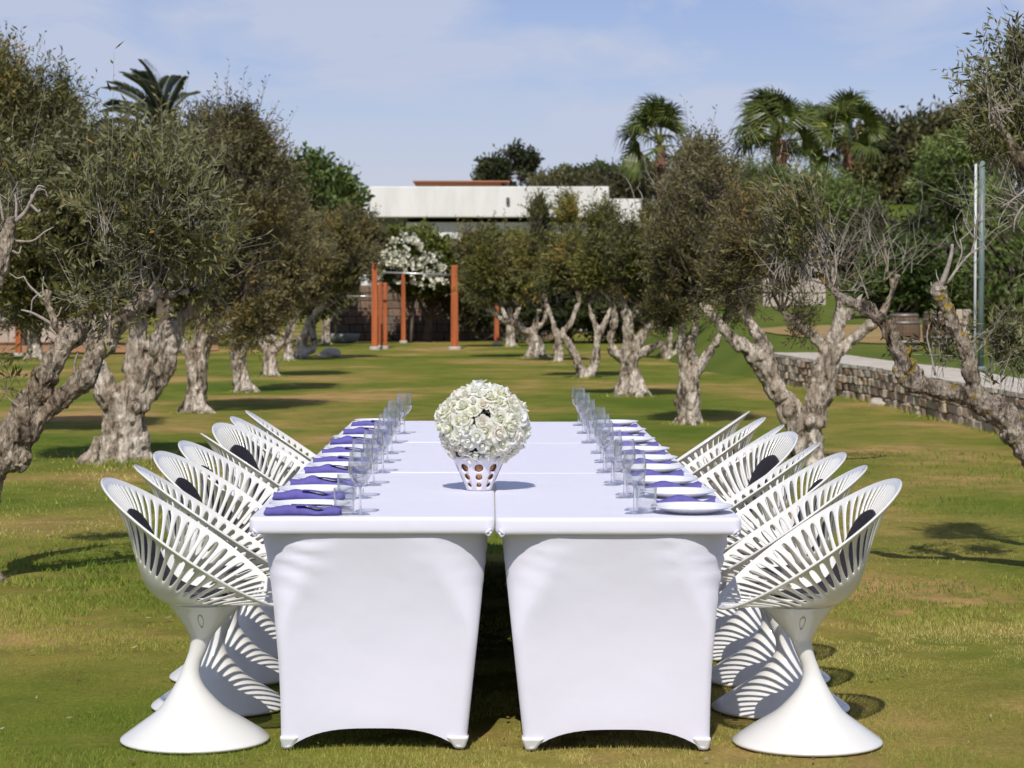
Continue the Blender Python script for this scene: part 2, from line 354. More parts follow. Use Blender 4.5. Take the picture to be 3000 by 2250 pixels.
# ------------------------------------------------------------------ retaining wall, path, terrace, hill
WL = np.array([(5.55, 12), (5.3, 16), (5.1, 22), (5.0, 25.8), (4.96, 27), (4.88, 30.8), (4.64, 33), (4.39, 37.9), (4.35, 44), (4.3, 60), (4.3, 95)])
def wx(y): return np.interp(y, WL[:,1], WL[:,0])
HT = .45
def hz(x, y):
    t = np.clip((y - 38) / 22, 0, 1); t = t*t*(3-2*t)
    z = HT + .55 * t
    u = np.clip((y - 61) / 22, 0, 1) * np.clip((x - 4.5) / 5, 0, 1)
    return z + 3.6 * u*u*(3-2*u)
def build_terrace():
    ys = np.concatenate([np.linspace(12, 38, 27), np.linspace(39, 95, 57)])
    offs = np.array([0, .25, .7, 1.2, 2, 3, 4.5, 6.5, 9, 12, 16, 22, 40])
    V = []
    for y in ys:
        w = wx(y)
        for k, o in enumerate(offs):
            x = w + .12 + o; z = float(hz(x, y))
            if k == 0:
                q = min(1, max(0, (y-37.5)/5)); x -= .9*q; z = -.06 if y > 37 else HT - .01
            V.append((x, y, z))
    n = len(offs); F = []
    for i in range(len(ys)-1):
        for j in range(n-1): F.append([i*n+j, i*n+j+1, (i+1)*n+j+1, (i+1)*n+j])
    tag(part('terrace', V, F, M['terrace'], smooth=True), 'raised green lawn above the dry stone wall', kind='structure')
    pm = noise_mat('pale_path_stone', [(.3, (.34,.29,.23)), (.5, (.52,.47,.39)), (.7, (.62,.56,.47))], scale=5, rough=.9, bump=.8, bdist=.05)
    yy = np.linspace(12, 38.1, 260); mb = MB(); gj = np.random.default_rng(5)
    V = []
    for y in yy:
        w = wx(y) + gj.normal(0, .012); V += [(w-.01, y, HT-.035), (w-.01, y, HT+.012), (w+.95, y, HT+.012), (w+.95, y, HT-.035)]
    F = []
    for i in range(len(yy)-1):
        for j in range(3): F.append([i*4+j, i*4+j+1, (i+1)*4+j+1, (i+1)*4+j])
    F += [[0,1,2,3], [(len(yy)-1)*4+k for k in (3,2,1,0)]]
    tag(part('path', V, F, pm), 'pale stone path along the top of the retaining wall', kind='structure')
    # wall
    sm = [noise_mat('wall_stone_%s' % n, [(.3, a), (.7, b)], scale=9, rough=.9, bump=.6, spec=.2) for n, a, b in
          (('tan', (.34,.25,.165), (.60,.47,.33)), ('grey', (.32,.275,.215), (.58,.50,.39)), ('brown', (.21,.145,.09), (.44,.32,.215)))]
    jm = noise_mat('wall_joint_earth', [(.3, (.03,.022,.016)), (.7, (.06,.045,.03))], scale=8, rough=.95)
    root = thing('retaining_wall', 'low dry stone wall of tan rubble edging the raised lawn', 'stone wall', (5.0, 27, 0))
    V = []; yy = np.linspace(12, 38.1, 40)
    for y in yy:
        w = wx(y); V += [(w+.06, y, -.05), (w+.06, y, HT-.065), (w+.4, y, HT-.065), (w+.4, y, -.05)]
    F = []
    for i in range(len(yy)-1):
        for j in range(3): F.append([i*4+j, i*4+j+1, (i+1)*4+j+1, (i+1)*4+j])
    part('wall_core', V, F, jm, root, origin=(5.0, 27, 0))
    protos = []
    for k in range(9):
        bm = bmesh.new(); bmesh.ops.create_cube(bm, size=1)
        bmesh.ops.bevel(bm, geom=bm.edges[:], offset=.16, segments=1, affect='EDGES')
        for v in bm.verts: v.co += Vector(np.random.default_rng(k*50+v.index).normal(0, .045, 3).tolist())
        me = bpy.data.meshes.new('stone'); bm.to_mesh(me); bm.free(); me.materials.append(sm[k % 3]); protos.append(me)
    h_rows = [.112, .107, .102, .097]; z = 0; cnt = 0
    for r, h in enumerate(h_rows):
        y = 20.5 + random.random()*.2
        while y < 38 and cnt < 298:
            l = random.uniform(.17, .36) * (1.25 if r < 2 else 1)
            yc = y + l/2; w = wx(yc)
            o = bpy.data.objects.new('stone', random.choice(protos)); link(o, root)
            o.location = (w + .07 - 5.0 + random.uniform(-.02, .015), yc - 27, z + h/2 - .01)
            o.scale = (.17, l*1.02, h*1.04); o.rotation_euler = (random.uniform(-.05,.05), 0, random.uniform(-.06,.06)); cnt += 1
            y += l + .006
        z += h
build_terrace()

# ------------------------------------------------------------------ leaf clouds and tree building
THR_ADD = .07
def leaf_cloud(blobs, n_twigs, k, leaf, width, twig_len, up=.55, out=.6, clump=.35, thr=.42, spread=.85, seed=1, shell=.35, sprig=.05):
    """blobs: (cx,cy,cz,rx,ry,rz) world. Returns leaf quads, tints, twig segments"""
    g = np.random.default_rng(seed)
    B = np.array(blobs, float); vol = np.prod(B[:,3:], axis=1) ** .8; w = vol / vol.sum()
    m = int(n_twigs * 3.2)
    idx = g.choice(len(B), m, p=w)
    u = g.normal(size=(m, 3)); u /= np.linalg.norm(u, axis=1)[:,None]
    r = (shell + (1-shell) * g.random(m)) ** (1/2.2)
    mod = .60 + .78*vnoise(u + idx[:,None]*3.7, .5, seed % 11); off = u * (r*mod)[:,None]; p = B[idx,:3] + off * B[idx,3:]
    den = vnoise(p, clump, seed % 5) * .65 + vnoise(p, clump*.4, seed % 7) * .35
    kk = (den > thr + THR_ADD) | (g.random(m) < .035); p = p[kk]; off = off[kk]; p = p[:n_twigs]; off = off[:n_twigs]; T = len(p)
    fld = np.stack([vnoise(p, clump*1.3, 13), vnoise(p, clump*1.3, 17), vnoise(p, clump*1.3, 19)], 1) - .5
    d = off * out + np.array([0, 0, up]) + fld*2.0 + g.normal(0, .28, (T, 3)); d /= np.linalg.norm(d, axis=1)[:,None]
    tl = twig_len * (.55 + .9 * g.random(T)); sp = (g.random(T) < sprig) & (off[:,2] > .2); tl[sp] *= 1.9; d[sp] = d[sp]*.4 + np.array([0, 0, .9]); d /= np.linalg.norm(d, axis=1)[:,None]
    s = (np.arange(k) + .5) / k
    bend = g.normal(0, .22, (T, 3))
    base = p[:,None,:] + d[:,None,:] * (tl[:,None] * s[None,:])[:,:,None] + bend[:,None,:] * ((tl[:,None] * s[None,:]**2))[:,:,None]
    base = base.reshape(-1, 3); D = np.repeat(d, k, 0); n = len(base)
    rnd = g.normal(size=(n, 3)); perp = rnd - D * np.sum(rnd*D, 1)[:,None]; perp /= np.linalg.norm(perp, axis=1)[:,None]
    ld = D * (1 - spread*.45) + perp * spread * .9; ld /= np.linalg.norm(ld, axis=1)[:,None]
    rnd = g.normal(size=(n, 3))*.8 + np.repeat(fld, k, 0)*4; sd = np.cross(ld, rnd); sd /= np.linalg.norm(sd, axis=1)[:,None]
    Ls = leaf * (.65 + .8*g.random(n)); Wd = 1.12 * width * (.7 + .6*g.random(n))
    a = base; b = base + ld * (Ls*.45)[:,None] + sd * (Wd*.5)[:,None]; c = base + ld*Ls[:,None]; e = base + ld*(Ls*.45)[:,None] - sd*(Wd*.5)[:,None]
    V = np.stack([a, b, c, e], 1).reshape(-1, 3); F = np.arange(4*n).reshape(-1, 4)
    tint = np.clip(np.repeat(np.clip(vnoise(p, clump*1.2, 11)*1.5 - .32 + g.normal(0, .13, T), 0, .96), k) + g.normal(0, .12, n), 0, 1)
    tint[g.random(n) < .012] = 1.0
    seg = (p - d * (tl*.5)[:,None], p + d*tl[:,None]*.95 + bend*tl[:,None]*.9)
    return V, F, np.repeat(tint, 4), seg
def sticks(a, b, r0, r1):
    n = len(a); D = b - a; D /= np.linalg.norm(D, axis=1)[:,None] + 1e-9
    u = np.cross(D, np.array([.3,.2,.93])); u /= np.linalg.norm(u, axis=1)[:,None] + 1e-9; w = np.cross(D, u)
    V = []
    for P, r in ((a, r0), (b, r1)):
        r = np.broadcast_to(r, (n,))
        for t in (0, 2.094, 4.189): V.append(P + (u*math.cos(t) + w*math.sin(t)) * r[:,None])
    V = np.stack(V, 1).reshape(-1, 3); o = (np.arange(n)*6)[:,None]
    F = np.concatenate([o + np.array([0,1,4,3]), o + np.array([1,2,5,4]), o + np.array([2,0,3,5])], 0)
    return V, F
def crown_parts(root, cloud, mat, twig_mat, tw=.004, names=('crown', 'twigs'), twigs=True):
    V, F, t, seg = cloud; o = np.array(root.location)
    c = part(names[0], V, F, mat, root, origin=o, kind='stuff')
    at_ = c.data.attributes.new('tint', 'FLOAT', 'POINT'); at_.data.foreach_set('value', t.astype(np.float32))
    if twigs:
        V, F = sticks(seg[0], seg[1], tw, tw*.35); part(names[1], V, F, twig_mat, root, origin=o, kind='stuff')
    return c
def limb_world(pts, d):
    """pts: (px, py, r_px[, dd]) -> positions, radii"""
    P = []; r = []
    for q in pts:
        dd = q[3] if len(q) > 3 else 0
        P.append(np.array(at(q[0], q[1], d + dd))); r.append(q[2] / FPX * d)
    return np.array(P), np.array(r)
def trunk_mesh(name, d, base, limbs, mat, root, vox=None, seed=0, roots=5, strands=5, base_r=None, amp=1.0):
    """base: list of trunk points (px,py,r) from ground up"""
    g = np.random.default_rng(seed); mb = MB()
    P, r = limb_world(base, d); P[0][2] = min(P[0][2], 0.0); r = r * .84
    Q = catmull(np.column_stack([P, r]), 5)
    V, F = tube(Q[:,:3], Q[:,3]*.86, 12); mb.add(V, F)
    H = len(Q)
    for s in range(strands):
        a0 = 2*math.pi*s/strands + g.random(); tw = g.uniform(-1.2, 1.2)
        PP = []; rr = []
        for i in range(H):
            t = i/(H-1); a = a0 + tw*t; k = .58 * Q[i,3] * (1 + (.35 if t < .12 else 0)*(1-t/.12))
            PP.append(Q[i,:3] + np.array([math.cos(a), math.sin(a), 0]) * k); rr.append(Q[i,3] * (.46 + .12*math.sin(5*t + s*2)))
        V, F = tube(np.array(PP), rr, 8); mb.add(V, F)
    r0 = Q[0,3]
    for s in range(roots):
        a = 2*math.pi*s/roots + g.uniform(-.3, .3); dr = np.array([math.cos(a), math.sin(a), 0]); k = g.uniform(.9, 1.35)
        b0 = Q[0,:3]
        PP = catmull([b0 + dr*r0*.3 + np.array([0,0,r0*1.3]), b0 + dr*r0*.85 + np.array([0,0,r0*.45]), b0 + dr*r0*1.25*k + np.array([0,0,-.03])], 4)
        V, F = tube(PP, np.linspace(r0*.42, r0*.24, len(PP)), 8); mb.add(V, F)
    for s in range(5):
        i = g.integers(1, H-1); a = g.uniform(0, 2*math.pi)
        c = Q[i,:3] + np.array([math.cos(a), math.sin(a), 0]) * Q[i,3]*.85; k = Q[i,3]*g.uniform(.25,.42)
        V, F = tube(np.array([c - [0,0,k], c - [0,0,k*.4], c + [0,0,k*.4], c + [0,0,k]]), [k*.4, k, k, k*.4], 8); mb.add(V, F)
    for lb in limbs:
        P, r = limb_world(lb, d); r = r * .92; A = catmull(np.column_stack([P, r]), 5)
        m = len(A); wob = g.normal(0, 1, (m, 3)) * (A[:,3]*.07)[:,None]; wob[0] = 0
        rad = A[:,3] * (1 + .09*np.sin(np.arange(m)*1.3 + g.random()*6))
        V, F = tube(A[:,:3] + wob, rad, 9); mb.add(V, F)
    o = mb.build(name, mat, root, smooth=True, origin=np.array(root.location))
    vox = vox or max(.008, d * .00075)
    bake(o, [('REMESH', dict(mode='VOXEL', voxel_size=vox, use_smooth_shade=True))])
    me = o.data; n = len(me.vertices); co = np.empty(n*3, np.float32); me.vertices.foreach_get('co', co); co = co.reshape(-1, 3)
    no = np.empty(n*3, np.float32); me.vertices.foreach_get('normal', no); no = no.reshape(-1, 3)
    w = co + np.array(root.location)
    a = amp * r0
    rg = 1 - np.abs(2*vnoise(w + .4*a*(vnoise(w, a*.9, 8)-.5)[:,None], (a*.42, a*.42, a*2.1), 2) - 1)
    rg2 = 1 - np.abs(2*vnoise(w, (a*.2, a*.2, a*.8), 4) - 1)
    pit = np.clip(vnoise(w, (a*.30, a*.30, a*.5), 6) - .66, 0, 1)
    dsp = (vnoise(w, (a*1.1, a*1.1, a*1.9), 1)-.5)*a*.34 + (rg-.6)*a*.20 + (rg2-.6)*a*.10 + (vnoise(w, a*.11, 5)-.5)*a*.07 - pit*a*.9
    co = co + no * dsp[:,None]; me.vertices.foreach_set('co', co.astype(np.float32).ravel()); me.update()
    if not me.materials: me.materials.append(mat)
    return o
def blobs_px(bl, d):
    o = []
    for b in bl:
        px, py, rx, ry = b[:4]; dd = b[4] if len(b) > 4 else 0
        p = at(px, py, d + dd); k = d/FPX
        o.append((p.x, p.y, p.z, rx*k, (rx*.6+ry*.4)*k, ry*k))
    return o
BASES = []
def olive(label, d, base, limbs, crown, n, mat='olive_leaf', seed=1, leaf=.055, width=.013, twig=.26, k=13, dead=None, bark='bark', loc=None, vox=None, thr=.42, clump=.34, amp=1.0, roots=5, name='olive_tree', tw=.004, up=.55, twm='twig'):
    b0 = at(base[0][0], base[0][1], d); BASES.append((b0.x, d, base[0][2]/FPX*d))
    root = thing(name, label, 'olive tree', loc or (b0.x, d, 0), group='old olive trees on the lawn')
    trunk_mesh('trunk', d, base, limbs, M[bark], root, seed=seed, vox=vox, amp=amp, roots=roots)
    if crown:
        crown_parts(root, leaf_cloud(blobs_px(crown, d), n, k, leaf, width, twig, seed=seed, thr=thr, clump=clump, up=up), M[mat], M[twm], tw)
    # inner boughs that carry the crown
    if crown:
        g = np.random.default_rng(seed+40); mb = MB(); B = blobs_px(crown, d)
        ends = [limb_world(l, d) for l in limbs]
        E = np.array([e[0][-1] for e in ends] + [limb_world(base, d)[0][-1]]); 
        for b in B:
            c = np.array(b[:3]); R3 = np.array(b[3:])
            for _ in range(7):
                u = g.normal(size=3); u /= np.linalg.norm(u); u[2] = u[2]*.6+.25
                tip = c + u*R3*g.uniform(.6, 1.02); e = E[np.argmin(np.linalg.norm(E - tip, axis=1) + g.random(len(E))*.3)]
                mid = (e + tip)/2 + g.normal(0, .12, 3)*np.linalg.norm(tip-e)
                A = catmull([e, mid, tip], 5); V, F = tube(A, np.linspace(.015, .003, len(A)) * (d/24)**.4, 4); mb.add(V, F)
        if mb.v: mb.build('boughs', M[twm], root, smooth=True, origin=np.array(root.location), kind='stuff')
    if dead:
        dead_twigs(root, d, dead[0], dead[1], seed, dead[2] if len(dead) > 2 else .004)
    return root
def dead_twigs(root, d, starts, n, seed, r=.004, name='dead_twigs', mat='twig_pale', length=.45):
    """starts: list of (px,py, dirx, dirz, spread_px)"""
    g = np.random.default_rng(seed+99); a = []; b = []; r0 = []; r1 = []
    for (px, py, dx, dz, sp) in starts:
        for _ in range(n):
            p = np.array(at(px + g.normal(0, sp), py + g.normal(0, sp*.6), d + g.normal(0, .12)))
            v = np.array([dx, 0, dz]) + g.normal(0, .4, 3); v /= np.linalg.norm(v)
            rr = r * g.uniform(.7, 1.5); seglen = length * g.uniform(.15, .3)
            m = g.integers(3, 6)
            for i in range(m):
                q = p + v*seglen; a.append(p); b.append(q); r0.append(rr); r1.append(rr*.78)
                if g.random() < .75:
                    s = v + g.normal(0, .75, 3); s /= np.linalg.norm(s); c = q + s*seglen*g.uniform(.5, 1.3)
                    a.append(q); b.append(c); r0.append(rr*.6); r1.append(rr*.3)
                    s2 = s + g.normal(0, .6, 3); s2 /= np.linalg.norm(s2); a.append(c); b.append(c + s2*seglen*.6); r0.append(rr*.3); r1.append(rr*.15)
                p = q; rr *= .78; v = v + g.normal(0, .28, 3); v /= np.linalg.norm(v)
    V, F = sticks(np.array(a), np.array(b), np.array(r0), np.array(r1))
    part(name, V, F, M[mat], root, origin=np.array(root.location), kind='stuff')

# left row, near to far -------------------------------------------------------
L0 = at(-330, 1300, 24)
t = thing('olive_tree', 'tall dark crowned olive rising at the left edge, its trunk out of sight', 'olive tree', (L0.x, 24, 0), group='old olive trees on the lawn')
trunk_mesh('trunk', 24, [(-330, 1276, 70), (-320, 1150, 60), (-300, 1050, 55)], [[(-300,1080,40),(-230,900,30),(-120,750,22),(-20,600,14),(60,450,9),(70,330,5)], [(-120,760,18),(20,640,12),(120,520,8),(160,400,5)]], M['bark'], t, seed=2)
crown_parts(t, leaf_cloud(blobs_px([(-20,370,140,180),(75,370,120,150),(165,340,45,110),(50,540,170,150),(160,540,65,120),(120,630,120,100),(20,690,120,90),(190,450,35,60)], 24), 6800, 13, .058, .015, .28, seed=3, thr=.38, clump=.34, up=.75), M['olive_leaf'], M['twig'], .003)
dead_twigs(t, 24, [(30,420,.1,1,60),(150,600,.3,.6,60),(60,640,.2,.8,60)], 9, 4, .004)

olive('thick fluted old olive with spreading roots and moss, behind the front left chairs', 20.2,
      [(360,1372,84),(360,1300,74),(360,1238,68),(360,1157,64)],
      [[(330,1180,45),(300,1110,30),(275,1030,26),(250,930,20),(225,830,13,-.2)],
       [(375,1180,45),(395,1105,36),(400,1035,30),(405,950,26),(415,850,18),(400,740,9)],
       [(385,1150,40),(425,1060,26),(468,994,27),(517,953,25),(560,915,20),(620,840,12)],
       [(400,1190,38),(430,1155,26),(477,1096,26),(503,1014,24),(535,950,18),(590,880,14,.2)],
       [(340,1270,44),(285,1340,36),(228,1376,24)], [(400,1290,40),(430,1352,22)]],
      [(300,560,120,130),(400,620,170,180),(150,740,140,130),(330,760,180,110),(520,720,110,140),(560,800,90,90),(80,860,100,60),(230,850,100,70),(480,560,100,120)], 3900, seed=5, leaf=.066, width=.017, clump=.38, thr=.455, vox=.013,
      dead=([(300,560,0,1,60),(450,780,.3,.7,80),(250,820,-.3,.6,70)], 4, .004))
olive('stout olive with two raised arms, third trunk from the left edge', 28.4,
      [(570,1212,46),(576,1136,34),(578,1067,35),(575,1030,32)],
      [[(565,1040,22),(525,994,18),(505,930,13),(490,850,8)], [(590,1040,22),(612,994,15),(656,974,13),(705,915,10),(720,850,6)], [(578,1040,20),(590,930,12),(610,820,8)]],
      [(625,450,95,100),(590,560,115,120),(720,520,95,140),(760,620,90,110),(650,680,140,120),(690,830,120,80),(640,930,80,45),(730,930,60,55),(715,390,26,60),(520,630,90,110)], 5200, mat='olive_leaf_dry', seed=6, vox=.02, leaf=.06, width=.015, thr=.38,
      dead=([(600,500,0,1,60),(700,640,.2,.8,70)], 8, .006))
olive('slim leaning olive trunk between two stouter ones in the left row', 34.2,
      [(712,1149,32),(706,1088,29),(700,1031,28)], [[(700,1040,16),(685,975,12),(670,900,8)], [(705,1040,16),(735,960,12),(760,880,8)], [(720,1130,16),(758,1152,9)]],
      [(800,620,80,110),(830,720,80,90),(740,800,100,90),(740,940,70,50),(850,830,50,60)], 2500, mat='olive_leaf_dry', seed=7, leaf=.065, width=.017, thr=.40, vox=.024)
olive('pale forked olive with upright bare arms, left of the orange posts', 40.3,
      [(792,1104,28),(794,1060,25),(795,1030,24)], [[(790,1040,14),(757,990,10),(740,960,7)], [(790,1040,14),(786,980,11),(786,940,9)], [(796,1040,14),(808,960,9),(812,900,7),(814,823,6)], [(800,1040,14),(835,985,10),(860,940,9),(884,898,7)]],
      [(850,700,70,90),(890,780,75,70),(830,800,70,60),(900,860,60,40),(780,880,60,40)], 2000, mat='olive_leaf_dry', seed=8, leaf=.07, width=.019, thr=.42, vox=.028)
olive('small shaded olive tucked between two pale trunks in the left row', 49.4,
      [(843,1057,20),(845,1020,17),(848,990,16)], [[(848,1000,11),(860,950,8),(872,900,6)]], [(890,820,60,60),(920,760,60,60)], 1000, mat='olive_leaf_dry', seed=9, leaf=.08, width=.022, vox=.034)
olive('pale olive with a double trunk near the orange posts', 51,
      [(880,1051,24),(882,1010,20),(885,985,19)], [[(885,1000,12),(905,940,10),(940,900,8),(960,860,5)], [(895,1030,13),(918,1020,11),(918,970,8),(915,930,6)]],
      [(960,720,95,75),(1010,760,80,65),(930,800,70,60),(990,830,60,35)], 2100, mat='olive_leaf_dry', seed=10, leaf=.085, width=.024, vox=.034)
olive('farthest olive of the left row, one bare arm slanting right', 64,
      [(953,1009,16),(955,970,14),(957,940,13)], [[(957,950,9),(985,910,8),(1020,866,6)]], [(1020,700,75,70),(1050,770,60,50),(980,860,60,30),(1075,710,40,55)], 1500, mat='olive_leaf_dry', seed=11, leaf=.1, width=.03, vox=.042)
olive('distant pale olive trunk beside the lone orange post at the far left', 50,
      [(99,1056,28),(102,1000,24),(108,958,20)], [[(106,970,12),(90,920,8),(60,890,6)], [(108,970,12),(140,920,8)]], [(60,900,120,60),(150,860,90,60),(20,820,100,70)], 1600, mat='olive_leaf', seed=12, leaf=.08, width=.022, vox=.034)

# right row -------------------------------------------------------------------
olive('V-shaped olive rising behind the right hand chairs', 19.7,
      [(2368,1378,56),(2362,1310,57),(2359,1250,60),(2362,1210,56)],
      [[(2345,1250,44),(2305,1185,36),(2264,1122,34),(2234,1071,31),(2195,1024,25),(2148,993,21),(2101,938,16),(2050,887,12)],
       [(2275,1130,24),(2256,1060,20),(2246,1024,17),(2212,969,17),(2184,922,14),(2155,830,8)],
       [(2380,1240,42),(2404,1142,36),(2418,1083,33),(2432,1024,27),(2453,969,22),(2463,915,18),(2450,840,12),(2435,770,7)],
       [(2455,960,16),(2480,915,14),(2500,930,18)],
       [(2435,1040,22),(2485,1005,17),(2536,962,15),(2580,926,14),(2612,860,13),(2628,805,13)],
       [(2425,1040,18),(2398,1001,14),(2359,969,11),(2320,934,10),(2292,914,8)], [(2615,850,8),(2600,800,6),(2588,700,4.5),(2575,570,3)]],
      [(2200,700,70,110),(2240,820,70,90),(2170,820,60,80),(2290,780,50,70),(2330,960,40,50),(2480,790,60,40)], 620, mat='olive_leaf_dry', seed=21, leaf=.05, width=.010, twig=.22, vox=.013, thr=.45, clump=.25, twm='twig',
      dead=([(2440,780,0,1,45),(2520,780,.1,1,60),(2580,800,.2,.9,50),(2640,800,.4,.8,40),(2300,800,0,1,50),(2480,860,.5,.5,50),(2560,700,0,1,60),(2370,830,-.3,.7,50)], 9, .0045))
olive('olive with a hollow looping fork in the middle of the right row', 26,
      [(2016,1245,44),(2014,1190,41),(2016,1142,38),(2022,1100,31)],
      [[(2010,1100,20),(1999,1040,14),(1996,980,10),(1990,900,7)], [(2000,1060,14),(2024,1000,14),(2036,950,9),(2038,880,7)], [(2030,1100,20),(2069,1048,14),(2100,1003,13),(2118,965,11)], [(2010,1060,12),(2028,1040,9),(2040,1075,9)]],
      [(2050,560,65,95),(2005,650,70,90),(2105,670,75,105),(2060,760,120,110),(1980,780,70,100),(2130,860,80,80),(2020,880,80,60),(1950,900,50,60),(2030,480,32,50)], 4100, mat='olive_leaf_dry', seed=22, leaf=.055, width=.014, vox=.018, thr=.40,
      dead=([(1930,560,-.2,1,50),(2040,600,0,1,60),(2120,800,.3,.6,70)], 7, .005))
olive('broad pale olive with several stubby arms, centre right of the lawn', 33,
      [(1848,1158,50),(1848,1110,40),(1846,1075,32),(1843,1020,31)],
      [[(1830,1050,18),(1794,1025,14),(1790,985,12),(1798,945,11),(1791,886,9),(1745,829,6)], [(1841,1030,20),(1841,965,16),(1831,906,13),(1821,850,8)], [(1850,1040,18),(1877,992,13),(1905,955,12),(1930,936,11)], [(1855,1050,16),(1897,1025,11),(1942,1003,8)], [(1848,930,7),(1870,910,7),(1898,865,6)]],
      [(1850,760,105,75),(1790,800,90,60),(1900,800,90,80),(1930,880,50,50)], 2600, mat='olive_leaf_yellow', seed=23, leaf=.065, width=.017, vox=.023, thr=.41)
olive('twin stemmed olive forming a narrow V, right of the flower ball', 39.7,
      [(1714,1108,24),(1714,1090,20),(1712,1078,18)],
      [[(1704,1108,17),(1694,1060,15),(1668,1005,13),(1650,980,10),(1675,939,9),(1695,886,8),(1690,850,6)], [(1726,1108,17),(1741,1061,14),(1748,1018,11),(1750,975,9),(1735,930,7),(1722,885,6)], [(1748,1000,9),(1772,945,8),(1790,900,5)]],
      [(1720,770,95,65),(1660,800,70,55),(1770,670,35,50),(1760,820,60,50)], 1900, mat='olive_leaf_yellow', seed=24, leaf=.072, width=.019, vox=.028, thr=.41)
olive('squat olive leaning left with a long bare arm, near the right orange post', 51.7,
      [(1568,1048,34),(1566,1010,28),(1556,980,24),(1545,968,20)],
      [[(1545,975,15),(1515,950,11),(1475,938,9),(1440,905,8),(1450,870,5)], [(1560,970,14),(1572,930,9),(1578,905,8)], [(1500,945,7),(1492,900,6)], [(1560,975,10),(1595,940,8),(1602,910,6)]],
      [(1470,775,110,75),(1560,785,100,75),(1440,830,65,45),(1500,830,100,50),(1620,800,60,60),(1415,790,40,50)], 2800, mat='olive_leaf_yellow', seed=25, leaf=.085, width=.024, vox=.035, thr=.38)
olive('short olive trunk glimpsed between the leaning one and the twin one', 48.5,
      [(1635,1061,17),(1636,1030,16),(1636,1005,14)], [[(1636,1010,10),(1622,950,8),(1600,890,7),(1594,850,5)], [(1637,1010,9),(1650,960,6)]], [(1610,760,80,55),(1580,650,22,50),(1670,640,26,50),(1640,810,60,55),(1585,720,40,40)], 1350, mat='olive_leaf_yellow', seed=26, leaf=.08, width=.022, vox=.033)
olive('shadowed olive trunk in front of the dark stone wall', 61,
      [(1496,1018,20),(1496,990,17),(1495,960,15)], [[(1495,965,10),(1470,900,8)], [(1495,965,10),(1520,900,7)]], [(1425,735,65,50),(1410,790,50,50),(1420,820,70,50),(1500,730,50,35)], 1900, mat='olive_leaf_dry', seed=27, leaf=.1, width=.03, vox=.04)
olive('slender pinkish olive stems behind the looping olive', 50,
      [(1958,1058,16),(1960,1010,12),(1964,960,11)], [[(1964,965,9),(1960,900,8),(1985,832,7)], [(1975,1055,9),(1990,1000,8),(2000,930,7)], [(1945,1050,8),(1940,1010,6)]], [(1960,700,80,70),(1940,660,50,50),(1990,860,50,60)], 1700, mat='olive_leaf_dry', seed=28, leaf=.085, width=.024, vox=.033)

# foreground olives whose trunks stand just outside the frame --------------------
def sprays(root, d, spots, mat, seed, leaf=.055, width=.012, twig=.2, k=14, tw=.0022, names=('leaf_sprays', 'spray_twigs'), up=.7, thr=.3):
    n = sum(s[5] for s in spots); VV = []; FF = []; TT = []; A = []; Bq = []; o = 0
    for i, s in enumerate(spots):
        V, F, t, sg = leaf_cloud(blobs_px([s[:5]], d), s[5], k, leaf, width, twig, seed=seed+i, thr=thr, clump=.15, up=up, out=.4, shell=.1)
        VV.append(V); FF.append(F+o); TT.append(t); A.append(sg[0]); Bq.append(sg[1]); o += len(V)
    crown_parts(root, (np.vstack(VV), np.vstack(FF), np.concatenate(TT), (np.vstack(A), np.vstack(Bq))), M[mat], M['twig_pale'], tw, names)

dL = 12.0; bp = at(-75, 1703, dL)
t = thing('olive_tree', 'gnarled olive leaning in from the left edge with two lopped boughs', 'olive tree', (bp.x, dL, 0), group='old olive trees on the lawn')
trunk_mesh('trunk', dL, [(-75,1703,70),(-60,1580,52),(-45,1450,50),(-25,1370,52),(-10,1320,58)],
  [[(-45,1390,50),(10,1345,52),(40,1330,44),(62,1345,34),(70,1372,20)],
   [(-10,1330,55),(24,1290,56),(54,1240,46),(96,1163,38),(125,1120,40),(148,1080,36),(187,1012,33),(215,985,38),(236,962,30),(244,945,22)],
   [(60,1290,38),(92,1258,30),(139,1211,28),(199,1151,30),(253,1103,32),(275,1050,31),(313,994,30),(362,934,28),(410,886,27),(458,862,22),(490,850,12)],
   [(465,860,12),(512,862,6),(560,850,5),(603,830,3.5),(640,795,2.5),(655,770,2)],
   [(-30,1330,45),(-90,1200,40),(-90,1000,36),(-50,880,34),(-10,783,32),(18,699,28),(30,665,22),(42,645,16)],
   [(200,985,12),(172,970,9),(160,950,10),(145,905,10),(137,878,9),(141,853,7)], [(146,890,6),(128,868,5),(122,862,3)],
   [(118,1100,20),(128,1108,26)], [(300,1010,14),(318,1000,36)]],
  M['bark_near'], t, seed=31, vox=.0075, amp=.62)
mb = MB()
